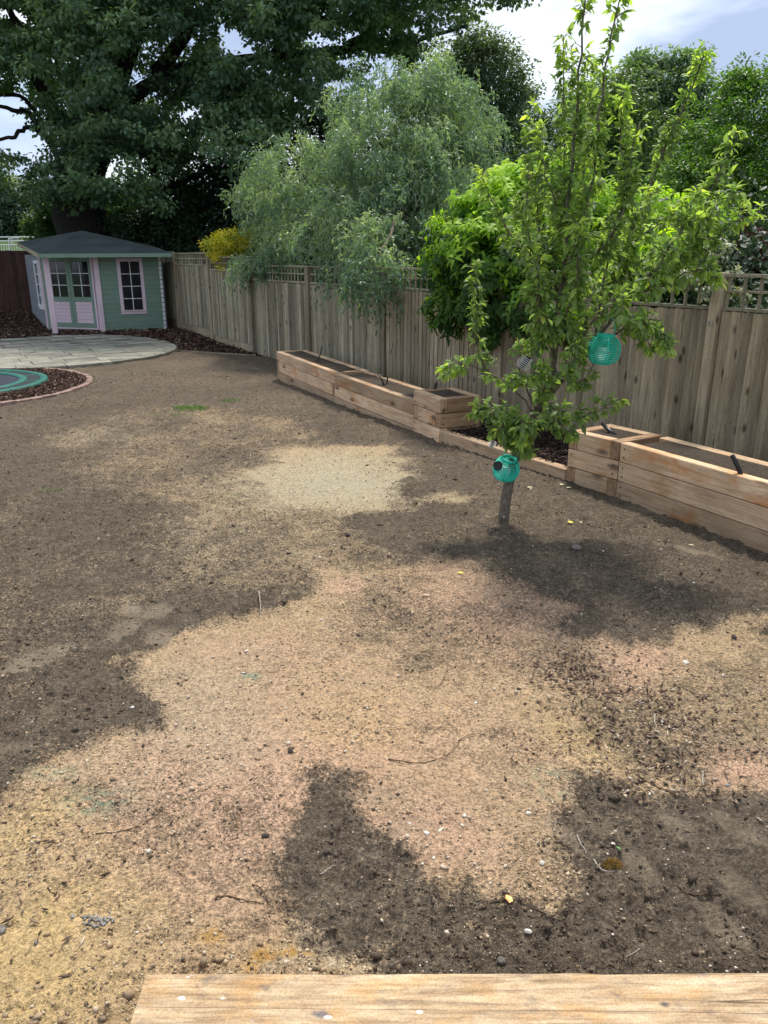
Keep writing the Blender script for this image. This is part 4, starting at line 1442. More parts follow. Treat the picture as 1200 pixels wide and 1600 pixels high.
# ---- the big oak
def build_oak():
    base = np.array([-11.3, 27.5, 0.15])
    t = empty('oak_tree', base, label='huge dark oak towering behind the summerhouse, filling the upper left', cat='tree')
    mb = MB()
    tr = [at(128, 385, 27.5) - [0, 0, 2.5], at(128, 360, 27.5), at(126, 300, 27.5), at(132, 240, 27.3), at(150, 170, 27), at(190, 60, 27), at(240, -80, 27)]
    tr[0][2] = 0
    pts = limb(mb, tr, 1.0, 0.55, 12, 0.03)
    limbs = [
        [(126, 290, 27.5), (90, 240, 27), (45, 178, 26.5), (20, 172, 26.2), (-15, 160, 26)],
        [(60, 205, 26.6), (40, 200, 26.4), (22, 214, 26), (8, 216, 26), (-20, 225, 26)],
        [(60, 180, 26.5), (30, 150, 26.5), (-5, 150, 26)],
        [(135, 240, 27.3), (60, 130, 27), (20, 30, 26), (-30, -60, 25)],
        [(145, 190, 27), (260, 120, 27), (380, 95, 28), (520, 80, 28), (560, 72, 28.4), (620, 80, 28.6), (660, 62, 28.8), (730, 40, 29)],
        [(240, 120, 27), (330, 10, 27), (430, -60, 27), (520, -100, 27)],
        [(430, 90, 28), (470, 40, 28), (560, 30, 28), (650, 10, 28.5), (760, -10, 28.5)],
        [(150, 200, 27.3), (230, 240, 27), (250, 290, 27.5), (300, 280, 28), (330, 260, 28)],
        [(300, 110, 27.5), (330, 200, 27.8), (340, 260, 28)],
        [(540, 78, 28), (580, 50, 28), (640, -20, 28)],
        [(200, 60, 27), (100, -50, 26)],
    ]
    for i, l in enumerate(limbs):
        limb(mb, [at(*p) for p in l], (0.15 if i == 0 else 0.26) if i not in (1, 2, 8) else 0.08, 0.045, 7, 0.02)
    mb.v = [tuple(np.array(v) - base) for v in mb.v]
    mb.build('trunk', M['barkoak'], t, True)
    # crown: bough masses spread through the outline seen in the photograph
    outline = np.array([(-170, -330), (860, -330), (830, -40), (800, 10), (745, 30), (716, 55), (700, 95), (650, 90), (560, 120), (560, 165), (530, 195), (505, 190), (430, 205), (390, 225), (330, 240), (240, 255), (215, 310), (165, 300), (95, 300), (72, 265), (85, 215), (60, 190), (30, 120), (-20, 140), (-60, 180), (-40, 240), (-10, 245), (-20, 290), (-170, 300)], float)
    U, Vv = RG.uniform(-170, 860, 4200), RG.uniform(-330, 320, 4200)
    ins = pdist(U, Vv, outline) > 0
    U, Vv = U[ins][:760], Vv[ins][:760]
    gaps = [(20, 196, 30, 20), (8, 150, 16, 9), (366, 62, 18, 24), (385, 78, 14, 8), (540, 96, 20, 10), (528, 130, 20, 8), (345, 45, 8, 12), (20, 20, 22, 9), (296, 44, 8, 5), (160, 256, 9, 10), (600, 108, 16, 8), (480, 62, 9, 7), (300, 66, 9, 6), (612, 92, 12, 6), (545, 55, 9, 6), (238, 268, 7, 7), (700, 60, 9, 9), (215, 20, 7, 5), (650, 45, 9, 6), (420, 110, 6, 6), (505, 25, 7, 6)]
    lob = []
    for u, v in zip(U, Vv):
        r = RG.uniform(0.7, 1.25)
        y = RG.uniform(23.5, 31)
        lob.append((at(u, v, y), (r, r, r * 0.62)))
    foliage('crown', lob, 5200, 62, 0.55, 0.15, 0.10, M['oakleaf'], t, 'fold', 0.9, 0.5, gaps, 0.6, kind='stuff') if False else None
    P, d, i = lobe_pts(lob, 5600, 0.8)
    u, v, z = proj(P)
    keep = np.ones(len(P), bool)
    for gu, gv, ru, rv in gaps: keep &= ((u - gu) / (ru + 4)) ** 2 + ((v - gv) / (rv + 4)) ** 2 > 1
    keep &= ((u > -120) & (v > -170)) | (RG.uniform(0, 1, len(P)) < 0.6)
    P, d = P[keep], d[keep]
    n, per = len(P), 54
    q = unit(n * per) * (RG.uniform(0, 1, n * per) ** 0.5)[:, None]
    q[:, 2] *= 0.55
    LP = np.repeat(P, per, 0) + q * np.repeat(0.42 * RG.uniform(.6, 1.25, n), per)[:, None]
    uu, vv, zz = proj(LP)
    k2 = np.ones(len(LP), bool)
    for gu, gv, ru, rv in gaps: k2 &= ((uu - gu) / ru) ** 2 + ((vv - gv) / rv) ** 2 > RG.uniform(0.5, 1.0, len(LP))
    D = q + unit(n * per) * 0.6
    D[:, 2] -= 0.4
    N = unit(n * per) * 0.7
    N[:, 2] += 0.9
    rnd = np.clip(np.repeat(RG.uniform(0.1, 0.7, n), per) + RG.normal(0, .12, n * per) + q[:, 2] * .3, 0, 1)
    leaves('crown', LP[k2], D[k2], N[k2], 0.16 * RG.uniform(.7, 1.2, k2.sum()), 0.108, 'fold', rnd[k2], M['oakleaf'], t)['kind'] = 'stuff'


build_oak()


def tree(name, label, cat, lobes, base, mat, ncl, per, cr_, L, Wd, barkm='barkoak', tr=0.12, group=None, limbs=7, **k):
    t = empty(name, base, label=label, cat=cat, group=group)
    mb = MB()
    base = np.array(base, float)
    top = np.mean([l[0] for l in lobes], 0)
    limb(mb, [base, base + (top - base) * [.3, .3, .5], top], tr, tr * .4, 8)
    for l in lobes[:limbs]:
        limb(mb, [base + (top - base) * 0.4, (base + (top - base) * .6 + np.array(l[0])) / 2 + RG.normal(0, .1, 3), l[0] + np.array([0, 0, l[1][2] * .5])], tr * .4, tr * .08, 5, 0.02)
    mb.v = [tuple(np.array(v) - base) for v in mb.v]
    mb.build('trunk', M[barkm], t, True)
    f_ = foliage('crown', lobes, ncl, per, cr_, L, Wd, mat, t, **k)
    f_['kind'] = 'stuff'
    return t


# ---- trees far off
tree('deciduous_tree', 'tall grey-green tree against the sky right of the oak', 'tree',
     px_lobes([(745, 90, 31, 1.5, 1.5, 1.0), (790, 110, 31, 1.1, 1.3, 1.0), (720, 150, 31, 1.4, 1.4, 1.3), (780, 170, 31, 1.3, 1.4, 1.3), (815, 145, 31, .6, .8, .8), (740, 220, 31, 1.6, 1.5, 1.4), (800, 230, 31, 1.4, 1.4, 1.3), (690, 200, 31, 1.4, 1.4, 1.3), (755, 68, 31, .8, .8, .5), (800, 290, 31, 1.7, 1.4, 1.3)]),
     (4.2, 31.5, 0.2), M['greyleaf'], 620, 46, 0.42, 0.14, 0.09, tr=0.25, depth=0.7, rbias=0.2)
tree('deciduous_tree', 'dark tree on the skyline behind the apple tree, at the right', 'tree',
     px_lobes([(1000, 180, 42, 2.6, 2, 2), (1050, 130, 42, 1.8, 2, 1.3), (1090, 190, 42, 2.2, 2, 2), (960, 230, 42, 2.4, 2, 2), (1040, 230, 42, 2.5, 2, 2), (1000, 110, 42, 1.0, 1, .7), (1100, 250, 42, 2.4, 2, 2.2), (930, 180, 42, 1.6, 2, 1.4), (1040, 92, 42, .8, .8, .4), (990, 300, 42, 2.6, 2, 2.2)]),
     (13.5, 42, 0.8), M['oakleaf'], 900, 50, 0.6, 0.2, 0.14, tr=0.3, depth=0.6)
tree('deciduous_tree', 'leafy tree half hidden behind the upper apple branches', 'tree',
     px_lobes([(900, 200, 25, 1.3, 1.2, 1.1), (960, 160, 25, 1.0, 1.0, .9), (850, 250, 25, 1.1, 1.2, 1.0), (930, 270, 25, 1.5, 1.2, 1.1), (990, 230, 25, 1.1, 1.1, .9), (880, 320, 25, 1.2, 1.1, 1.0), (1000, 300, 24, 1.3, 1, 1)]),
     (6.6, 25.5, 0.2), M['midleaf'], 520, 46, 0.36, 0.12, 0.08, tr=0.2, depth=0.6)
tree('deciduous_tree', 'pale distant trees beyond the field, left of the oak trunk', 'tree',
     px_lobes([(20, 335, 75, 3, 3, 2.6), (60, 330, 75, 2.6, 3, 2.2), (-30, 320, 75, 3.5, 3, 3), (90, 340, 75, 3, 3, 2.2), (40, 312, 75, 2.0, 3, 1.0), (0, 352, 75, 3, 3, 1.8), (120, 350, 75, 3, 3, 2), (65, 355, 75, 3, 3, 1.6)]),
     (-36, 75, 3.5), M['hazyleaf'], 900, 34, 0.8, 0.34, 0.25, tr=0.3, depth=0.5)
tree('deciduous_tree', 'sunlit yellow-green bush seen in the gap right of the oak trunk', 'bush',
     px_lobes([(205, 330, 33, 1.1, 1, 1.0), (190, 350, 33, 1.0, 1, .9), (240, 345, 33, .9, 1, .8), (225, 300, 34, .8, 1, .7), (285, 335, 34, .8, .8, .7)]),
     (-11.5, 33, 0.3), M['brightleaf'], 260, 40, 0.4, 0.15, 0.11, tr=0.1)
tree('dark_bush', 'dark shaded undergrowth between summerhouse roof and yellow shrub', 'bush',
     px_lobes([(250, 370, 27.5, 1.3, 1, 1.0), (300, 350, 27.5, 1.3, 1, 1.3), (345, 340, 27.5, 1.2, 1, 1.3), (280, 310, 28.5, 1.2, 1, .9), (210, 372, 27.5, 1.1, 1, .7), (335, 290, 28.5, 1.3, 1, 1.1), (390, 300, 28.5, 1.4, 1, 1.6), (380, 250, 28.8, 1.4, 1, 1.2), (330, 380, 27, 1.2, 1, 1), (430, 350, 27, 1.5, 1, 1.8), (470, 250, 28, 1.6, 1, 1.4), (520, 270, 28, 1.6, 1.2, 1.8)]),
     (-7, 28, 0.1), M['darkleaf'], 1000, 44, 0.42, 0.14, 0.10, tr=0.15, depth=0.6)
tree('dark_bush', 'small leafy bush just left of the oak trunk', 'bush',
     px_lobes([(80, 350, 31, .8, .8, .8), (70, 362, 31, .7, .7, .5), (88, 325, 31, .5, .5, .7)]),
     (-14, 31, 0.3), M['midleaf'], 140, 40, 0.32, 0.13, 0.09, tr=0.08)
tree('hedge', 'dark hedge growing along the far side of the trellis fence', 'hedge',
     [(np.array([*(FB + FDIR * t_ + FN * (1.7 + 0.3 * math.sin(t_ * 2.0))), 1.2]), (0.95, 0.7, 1.25)) for t_ in np.arange(4.5, -13, -1.25)],
     (FB[0] + 1.5, FB[1] + .9, 0), M['darkleaf'], 1300, 34, 0.3, 0.10, 0.06, tr=0.06, depth=0.6)

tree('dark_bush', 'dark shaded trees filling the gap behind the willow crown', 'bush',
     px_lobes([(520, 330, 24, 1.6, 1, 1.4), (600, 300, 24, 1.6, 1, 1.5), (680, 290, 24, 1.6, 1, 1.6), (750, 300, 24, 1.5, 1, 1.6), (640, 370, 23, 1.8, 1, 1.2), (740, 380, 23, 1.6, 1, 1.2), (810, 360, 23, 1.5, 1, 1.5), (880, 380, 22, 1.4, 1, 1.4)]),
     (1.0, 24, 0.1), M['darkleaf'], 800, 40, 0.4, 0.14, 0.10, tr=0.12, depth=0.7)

# ---- yellow shrub by the fence
tree('yellow_shrub', 'golden yellow flowering shrub peeping over the far fence', 'shrub',
     px_lobes([(370, 374, 18.3, .55, .4, .26), (342, 386, 18.6, .3, .35, .22), (398, 376, 18.3, .36, .4, .24), (375, 395, 18.3, .6, .4, .35)]),
     (-3.5, 18.5, 0.05), M['yellowleaf'], 240, 34, 0.14, 0.055, 0.03, tr=0.04)

# ---- bright shrub on the right and purple one below it
tree('bright_shrub', 'bright green bushy shrub rising at the right edge beyond the fence', 'shrub',
     px_lobes([(1165, 200, 12.5, .8, .9, .75), (1200, 160, 12.7, .6, .8, .45), (1120, 260, 12.3, .7, .8, .6), (1210, 270, 12.3, .9, .9, .7), (1085, 300, 12, .6, .7, .5), (1150, 320, 11.8, .9, .8, .55), (1220, 360, 11.5, .9, .8, .6), (1080, 360, 11.6, .7, .7, .5), (1150, 140, 12.8, .3, .4, .25), (1250, 220, 12.5, .9, .9, .9), (1190, 120, 12.9, .3, .4, .2)]),
     (5.9, 12.4, 0), M['brightleaf'], 1150, 44, 0.17, 0.06, 0.032, tr=0.07, depth=0.45, upcol=0.35)
tree('purple_shrub', 'small purple-leaved shrub in shade behind the right trellis', 'shrub',
     px_lobes([(1175, 395, 9.6, .35, .4, .28), (1200, 420, 9.6, .3, .4, .25), (1150, 410, 9.8, .2, .3, .2)]),
     (4.6, 9.8, 0), M['purpleleaf'], 110, 30, 0.11, 0.05, 0.03, tr=0.03)
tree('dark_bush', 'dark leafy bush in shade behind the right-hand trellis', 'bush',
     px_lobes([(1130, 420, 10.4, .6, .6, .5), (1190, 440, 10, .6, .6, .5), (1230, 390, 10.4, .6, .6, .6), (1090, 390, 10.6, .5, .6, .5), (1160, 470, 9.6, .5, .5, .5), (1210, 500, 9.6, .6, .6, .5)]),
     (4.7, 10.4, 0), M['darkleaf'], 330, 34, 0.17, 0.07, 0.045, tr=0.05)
tree('variegated_ivy', 'cream-edged variegated ivy tumbling over the fence post at the right', 'ivy',
     px_lobes([(1110, 400, 7.05, .16, .14, .12), (1090, 432, 6.95, .14, .1, .09), (1138, 440, 6.85, .07, .08, .13), (1128, 395, 7.0, .08, .1, .1), (1160, 465, 6.75, .06, .06, .05), (1098, 455, 6.8, .05, .05, .08)]),
     (3.15, 7.1, 0.9), M['ivyleaf'], 120, 16, 0.045, 0.035, 0.026, tr=0.015, limbs=4, droop=0.7)


# ---- curly willow
def build_willow():
    base = np.array([0.55, 15.6, 0.0])
    t = empty('willow_tree', base, label='curly pale green willow arching over the middle of the fence', cat='tree')
    L = px_lobes([(470, 265, 17, 1.0, 1.2, .7), (425, 290, 18.4, .6, .8, .4), (445, 345, 18, .8, 1, .5), (395, 412, 16.2, .5, .5, .2), (500, 320, 16, 1.1, 1.0, .8),
                  (620, 180, 15.5, 1.2, 1.4, .8), (690, 190, 15.5, 0.95, 1.4, 1.0), (600, 130, 15.5, .45, .8, .32), (668, 128, 15.5, .5, .9, .35), (578, 250, 15, .8, 1.3, .8), (730, 250, 15.2, .65, 1.0, 1.0),
                  (640, 280, 14.5, 1.3, 1.2, 1.0), (560, 350, 14, .95, 1.0, .8), (650, 370, 13.2, .8, .9, .75), (590, 395, 12.6, .7, .6, .55), (480, 390, 15.6, .8, .8, .5), (710, 330, 14, .7, .9, .8), (590, 425, 11.5, .38, .3, .30), (450, 395, 16.4, .5, .5, .28), (385, 305, 18.4, .35, .5, .2), (410, 350, 18.2, .5, .6, .35)])
    mb = MB()
    stem = [base, base + [-.1, -.1, 1.6], base + [.1, -.2, 2.8]]
    limb(mb, stem, .16, .11, 8)
    for c, r in L:
        limb(mb, [stem[-1] - [0, 0, .6], (stem[-1] + c) / 2 + [0, 0, .35], c + [0, 0, r[2] * .6]], .055, .012, 6, .03)
    mb.v = [tuple(np.array(v) - base) for v in mb.v]
    mb.build('trunk', M['barkapple'], t, True)
    # shoots that start over each mass, arch outward and hang in curls
    P, d, i = lobe_pts(L, 8200, 0.6)
    kp = fbm(P[:, 0] * 2.6 + P[:, 1] * .7, P[:, 2] * 2.8, 91, 3) > RG.uniform(.34, .52, len(P))
    P, d = P[kp], d[kp]
    n = len(P)
    K = 14
    out_d = d * [1, 1, .5] + unit(n) * .35 + [0, 0, .25]
    out_d /= np.linalg.norm(out_d, axis=1, keepdims=True)
    ln = RG.uniform(.22, .6, n)
    ph = RG.uniform(0, 6.28, (n, 3))
    tk = np.linspace(0, 1, K)
    curve = P[:, None] + out_d[:, None] * (ln[:, None] * (tk * .75 - tk ** 2 * .25)[None])[..., None]
    curve[..., 2] -= ln[:, None] * 0.75 * (tk ** 1.7)[None]
    curve += np.sin(tk[None, :, None] * 14 + ph[:, None, :]) * 0.025
    LP = curve.reshape(-1, 3) + RG.normal(0, .012, (n * K, 3))
    D = np.gradient(curve, axis=1).reshape(-1, 3)
    D = D / (np.linalg.norm(D, axis=1, keepdims=True) + 1e-9) + unit(n * K) * .8
    D[:, 2] -= .25
    N = unit(n * K)
    N[:, 2] += .6
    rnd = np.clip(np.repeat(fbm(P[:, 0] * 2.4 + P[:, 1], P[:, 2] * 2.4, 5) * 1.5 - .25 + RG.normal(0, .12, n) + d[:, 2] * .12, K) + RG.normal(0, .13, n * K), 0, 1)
    leaves('crown', LP, D, N, .095 * RG.uniform(.7, 1.2, n * K), .025, 'curl', rnd, M['willowleaf'], t)['kind'] = 'stuff'


build_willow()


# ---- individual leaves shared meshes
def leaf_objects(name, P, D, N, L, Wd, rnd, mat, parent, npick):
    "the leaves that show largest become objects of their own, sharing a few meshes"
    T, F = leaf_template('full')
    u, v, z = proj(P)
    vis = (u > 0) & (u < 1200) & (v > 0) & (v < 1600)
    score = np.where(vis, L / z, 0)
    order = np.argsort(-score)[:npick]
    lv = [npmesh(name, T * [1, Wd_, 1], F, mat, {'rnd': np.full(len(T), rv)}, smooth=True) for rv in (0.15, 0.35, 0.55, 0.75, 0.95) for Wd_ in (1.0,)]
    off = Vector(parent.location)
    for i in order:
        d_ = Vector(D[i]).normalized()
        y_ = Vector(N[i]).cross(d_).normalized()
        z_ = d_.cross(y_)
        m_ = Matrix((d_ * L[i], y_ * Wd[i], z_ * L[i])).transposed().to_4x4()
        m_.translation = Vector(P[i]) - off
        o = link(name, lv[min(4, int(rnd[i] * 5))], parent)
        o.matrix_local = m_
    rest = np.ones(len(P), bool)
    rest[order] = False
    return rest


# ---- laurel bulging over the fence
def build_laurel():
    base = np.array([2.6, 9.9, 0.0])
    t = empty('laurel_bush', base, label='glossy bright green laurel bulging over the fence behind the apple tree', cat='bush')
    L = px_lobes([(790, 330, 10.0, .72, .7, .42), (730, 375, 9.9, .5, .6, .36), (690, 420, 9.9, .30, .4, .32), (700, 480, 9.75, .34, .3, .30), (770, 470, 9.4, .55, .4, .45), (840, 290, 10.2, .5, .7, .28), (850, 380, 9.6, .7, .7, .5), (810, 292, 10.2, .5, .6, .28), (865, 270, 10.3, .45, .6, .26), (760, 330, 10.1, .5, .6, .3), (840, 480, 9.0, .5, .45, .42), (910, 330, 10, .7, .7, .4), (920, 420, 9.2, .6, .6, .5), (900, 500, 8.4, .35, .3, .3), (990, 340, 9.8, .7, .7, .4), (1010, 400, 9.2, .6, .6, .4), (780, 410, 9.6, .8, .7, .5), (1060, 370, 9.6, .45, .5, .3), (1040, 405, 8.5, .42, .35, .26), (1085, 350, 9.8, .5, .5, .35), (980, 430, 8.6, .45, .35, .3)])
    mb = MB()
    for k_ in range(3):
        b2 = base + [(.25 * k_ - .3), .1 * k_, 0]
        limb(mb, [b2, b2 + [-.1, 0, 1.0], b2 + [.2 * k_ - .3, -.1, 1.9]], .05, .02, 6, .02)
    for c, r in L: limb(mb, [base + [0, 0, 1.2], (base + [0, 0, 1.4] + c) / 2, c], .022, .008, 5, .02)
    mb.v = [tuple(np.array(v) - base) for v in mb.v]
    mb.build('stem', M['barkapple'], t, True)
    P, d, i = lobe_pts(L, 2600, 0.28)
    P2, d2, _ = lobe_pts(L, 900, 0.8)
    P, d = np.concatenate([P, P2]), np.concatenate([d, d2])
    n, per = len(P), 7
    up = d * [.9, .9, .45] + [0, 0, .55]
    up /= np.linalg.norm(up, axis=1, keepdims=True)
    U_ = np.repeat(up, per, 0)
    a = np.tile(np.arange(per) * 2.4, n) + np.repeat(RG.uniform(0, 6.28, n), per)
    ref = np.cross(U_, unit(1)[0])
    ref /= np.linalg.norm(ref, axis=1, keepdims=True)
    r2 = np.cross(U_, ref)
    rad = ref * np.cos(a)[:, None] + r2 * np.sin(a)[:, None]
    D = rad + U_ * RG.uniform(-.1, .8, n * per)[:, None]
    D[:, 2] -= .25
    D /= np.linalg.norm(D, axis=1, keepdims=True)
    N = U_ - D * (U_ * D).sum(1, keepdims=True) + unit(n * per) * .15
    N[:, 2] += .35
    LP = np.repeat(P, per, 0) - U_ * (np.tile(np.arange(per), n) * .011)[:, None] + rad * .006
    young = np.repeat(np.clip(.12 + .45 * (d[:, 2] + .2) + .30 * (P[:, 2] - 1.75), .02, .88), per)  # young tips, plus the lit top and darker foot painted into the colour
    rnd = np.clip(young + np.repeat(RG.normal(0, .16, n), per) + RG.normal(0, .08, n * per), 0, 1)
    Ln, Wn = .112 * RG.uniform(.7, 1.2, n * per), .044 * RG.uniform(.8, 1.2, n * per)
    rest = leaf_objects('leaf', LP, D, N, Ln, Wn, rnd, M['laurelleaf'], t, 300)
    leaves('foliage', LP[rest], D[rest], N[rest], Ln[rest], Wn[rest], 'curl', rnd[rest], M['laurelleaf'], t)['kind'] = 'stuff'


build_laurel()

# ---- the apple tree in the lawn-to-be
LANTERN_UP, LANTERN_LOW = (943, 547, 5.45), (791, 733, 5.6)


def build_apple():
    base = G(787, 812)
    base[2] = 0
    t = empty('apple_tree', base, label='young apple tree with slim leaning trunk and upright leafy branches', cat='tree')
    Y0 = base[1]
    mb = MB()
    A = lambda L: [at(u, v, Y0 + dy) for u, v, dy in L]
    # trunk
    trunk = [base - [0, 0, .08], base + [0.0, 0, .02]] + A([(793, 765, 0), (805, 715, .02), (822, 672, .03), (845, 632, .03), (872, 596, .02)])
    limb(mb, trunk, .044, .034, 10)
    limb(mb, [base - [0, 0, .02], base + [0.002, 0, .05]], .062, .043, 10)
    B = [
        # (control points, start radius, end radius, spur density, leaf span start, lushness)
        (A([(872, 596, .02), (905, 566, .05), (925, 540, .1), (945, 495, .15), (965, 430, .2), (1000, 330, .3), (1040, 230, .3), (1070, 160, .3), (1103, 75, .3)]), .034, .004, 1.0, .35),
        (A([(862, 606, 0), (866, 560, -.05), (872, 500, -.1), (880, 420, -.1), (888, 330, -.1), (897, 220, -.1), (905, 110, -.1), (912, 20, -.1), (917, -45, -.1)]), .027, .003, 1.0, .22),
        (A([(872, 500, -.1), (868, 430, 0), (876, 350, .05), (882, 250, .1), (881, 150, .1), (880, 55, .1)]), .013, .003, 1.0, .1),
        (A([(880, 440, -.1), (900, 370, -.25), (925, 280, -.3), (935, 180, -.3), (950, 80, -.3), (968, 0, -.3), (985, -40, -.3)]), .014, .003, 1.1, .15),
        (A([(868, 470, -.1), (850, 390, .1), (836, 300, .15), (832, 230, .15), (836, 165, .15)]), .010, .003, 1.1, .1),
        (A([(862, 520, -.05), (835, 430, -.2), (822, 340, -.2), (826, 260, -.2)]), .008, .003, 1.0, .15),
        (A([(925, 540, .1), (950, 400, -.3), (975, 300, -.35), (968, 200, -.3), (975, 140, -.3)]), .009, .003, 1.0, .2),
        (A([(905, 566, .05), (940, 520, -.1), (985, 455, -.2), (1030, 420, -.25), (1072, 396, -.3), (1120, 370, -.3), (1150, 345, -.3), (1188, 330, -.3)]), .018, .004, 1.0, .22),
        (A([(1030, 420, -.2), (1075, 370, -.1), (1110, 300, 0), (1135, 245, 0), (1150, 205, 0)]), .009, .003, .9, .1),
        (A([(925, 540, .1), (965, 520, .0), (1000, 500, -.1), (1035, 500, -.1)]), .010, .004, 1.3, .0),
        (A([(900, 566, .05), (915, 520, -.3), (960, 470, -.4), (1010, 455, -.4), (1060, 440, -.4)]), .011, .004, 1.3, .05),
        (A([(880, 450, 0), (930, 400, -.3), (970, 340, -.4), (985, 260, -.3), (1000, 190, -.2)]), .012, .003, 1.1, .1),
        (A([(836, 645, 0), (800, 605, .0), (765, 580, .1), (748, 555, .1), (746, 500, .1), (744, 450, .1), (744, 412, .1)]), .010, .003, .75, .2),
        (A([(765, 580, .1), (735, 572, .05), (710, 570, 0), (697, 585, 0)]), .005, .002, 1.0, .3),
        (A([(826, 668, 0), (800, 650, -.1), (770, 645, -.2), (742, 640, -.2)]), .010, .003, 2.0, .2),
        (A([(818, 690, 0), (800, 676, -.2), (785, 668, -.25), (775, 678, -.25)]), .008, .003, 2.6, .2),
        (A([(822, 680, 0), (822, 665, -.2), (815, 660, -.3), (815, 692, -.3)]), .007, .003, 3.0, .1),
        (A([(812, 700, 0), (805, 690, -.15), (815, 700, -.2), (825, 706, -.2)]), .006, .003, 3.0, .1),
        (A([(845, 632, 0), (850, 600, -.2), (850, 560, -.25)]), .006, .003, 1.6, .1),
        (A([(1072, 396, -.3), (1100, 350, -.4), (1130, 310, -.4), (1160, 300, -.4)]), .006, .003, 1.6, .0),
        (A([(1010, 455, -.4), (1040, 400, -.5), (1070, 350, -.5), (1090, 300, -.5)]), .007, .003, 1.4, .0),
        (A([(960, 470, -.4), (1000, 500, -.5), (1035, 520, -.5), (1040, 550, -.5)]), .006, .003, 1.6, .0),
        (A([(1030, 420, -.25), (1060, 430, -.4), (1100, 420, -.4), (1125, 440, -.4)]), .006, .003, 1.4, .0),
        (A([(845, 640, 0), (870, 640, -.15), (905, 650, -.15), (938, 640, -.15), (972, 622, -.15)]), .010, .003, 1.0, .25),
        (A([(850, 630, 0), (865, 650, -.2), (880, 670, -.2), (895, 680, -.2)]), .008, .003, 1.6, .2),
        (A([(838, 640, 0), (820, 600, -.05), (812, 570, -.1), (818, 540, -.1)]), .008, .003, 1.2, .3),
        (A([(870, 590, 0), (895, 600, -.15), (915, 590, -.15), (930, 560, -.1)]), .007, .003, .9, .2),
        (A([(866, 560, -.05), (845, 500, -.25), (840, 440, -.3), (843, 400, -.3)]), .009, .003, 1.4, .2),
        (A([(872, 520, -.1), (895, 460, -.35), (905, 400, -.45), (900, 350, -.45)]), .009, .003, 1.4, .15),
        (A([(868, 470, .1), (850, 430, .3), (800, 370, .35), (770, 320, .35), (755, 265, .35)]), .009, .003, .7, .35),
        (A([(945, 495, .15), (960, 440, .4), (990, 380, .5), (1030, 350, .5), (1060, 330, .5)]), .010, .003, 1.1, .1),
        (A([(876, 350, .05), (860, 300, -.2), (850, 250, -.25), (845, 200, -.2)]), .006, .002, 1.0, .1),
        (A([(885, 380, -.1), (910, 320, .1), (915, 250, .2), (920, 170, .2), (925, 100, .2)]), .008, .002, 1.1, .1),
        (A([(960, 440, .2), (985, 370, .1), (1005, 320, .0), (1030, 300, -.1)]), .006, .002, 1.2, .1),
        (A([(910, 480, 0), (940, 440, .2), (985, 420, .2), (1020, 395, .2)]), .007, .002, 1.2, .1),
        (A([(835, 300, .15), (815, 330, .1), (800, 310, .1)]), .004, .002, .8, .1),
        (A([(905, 500, -.1), (900, 530, -.3), (890, 560, -.35), (880, 600, -.3)]), .005, .002, 1.2, .1),
        (A([(850, 470, .0), (842, 520, -.1), (836, 560, -.2), (838, 600, -.2)]), .005, .002, 1.0, .1),
        (A([(980, 490, -.2), (1010, 530, -.2), (1020, 545, -.2)]), .004, .002, 1.3, .1),
    ]
    P, D, N, Ln, R = [], [], [], [], []
    tw = MB()
    for pts, r0, r1, dens, s0 in B:
        c = limb(mb, pts, r0, r1, 7, .006)
        c = np.array(c)
        seg = np.linalg.norm(np.diff(c, axis=0), axis=1)
        cum = np.concatenate([[0], np.cumsum(seg)])
        tot = cum[-1]
        m = int(tot * 60 * dens)
        lush = random.uniform(-.08, .1)
        for _ in range(m):
            s = s0 + (1 - s0) * random.random() ** .9
            q = np.array([np.interp(s * tot, cum, c[:, k]) for k in range(3)])
            j = min(np.searchsorted(cum, s * tot), len(c) - 1)
            tg = c[j] - c[max(j - 1, 0)]
            tg = tg / (np.linalg.norm(tg) + 1e-9)
            sd = unit(1)[0]
            sd = sd - tg * (sd @ tg)
            sd /= np.linalg.norm(sd) + 1e-9
            ll = random.uniform(.02, .11) * (1.15 - .55 * s)
            tip = q + (sd * .9 + tg * .5 + np.array([0, 0, .2])) * ll
            if ll > .04: tw.tube([q, (q + tip) / 2 + [0, 0, .004], tip], [.0025, .002, .0014], 4, False)
            nl = random.choice((3, 4, 4, 5, 6))
            for k in range(nl):
                a = unit(1)[0] * .8 + sd * .7 + tg * .35 + np.array([0, 0, -.05])
                a /= np.linalg.norm(a)
                a[2] -= random.uniform(.0, .55)
                P.append(q + (tip - q) * random.uniform(.4, 1.0))
                D.append(a / np.linalg.norm(a))
                nn = unit(1)[0] * .55 + [0, 0, 1.0]
                N.append(nn)
                Ln.append(random.uniform(.042, .086) * (1.1 - .25 * s))
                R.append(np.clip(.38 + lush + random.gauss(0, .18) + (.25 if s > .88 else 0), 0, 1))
    mb.v = [tuple(np.array(v) - base) for v in mb.v]
    tw.v = [tuple(np.array(v) - base) for v in tw.v]
    # a few pruning scars: knuckles on the trunk
    mb.build('trunk', M['barkapple'], t, True)
    tw.build('twigs', M['barkapple'], t)['kind'] = 'stuff'
    P, D, N, Ln, R = map(np.array, (P, D, N, Ln, R))
    # keep the lanterns in view
    u, v, z = proj(P)
    ok = ~((np.abs(u - 943) < 30) & (np.abs(v - 547) < 32) & (P[:, 1] < 5.62)) & ~((np.abs(u - 791) < 26) & (v > 702) & (v < 760))
    ok &= ~((np.abs(u - 820) < 14) & (np.abs(v - 567) < 13) & (P[:, 1] < 5.62))
    P, D, N, Ln, R = P[ok], D[ok], N[ok], Ln[ok], R[ok]
    Wn = Ln * RG.uniform(.40, .58, len(Ln))
    print('apple leaves', len(P))
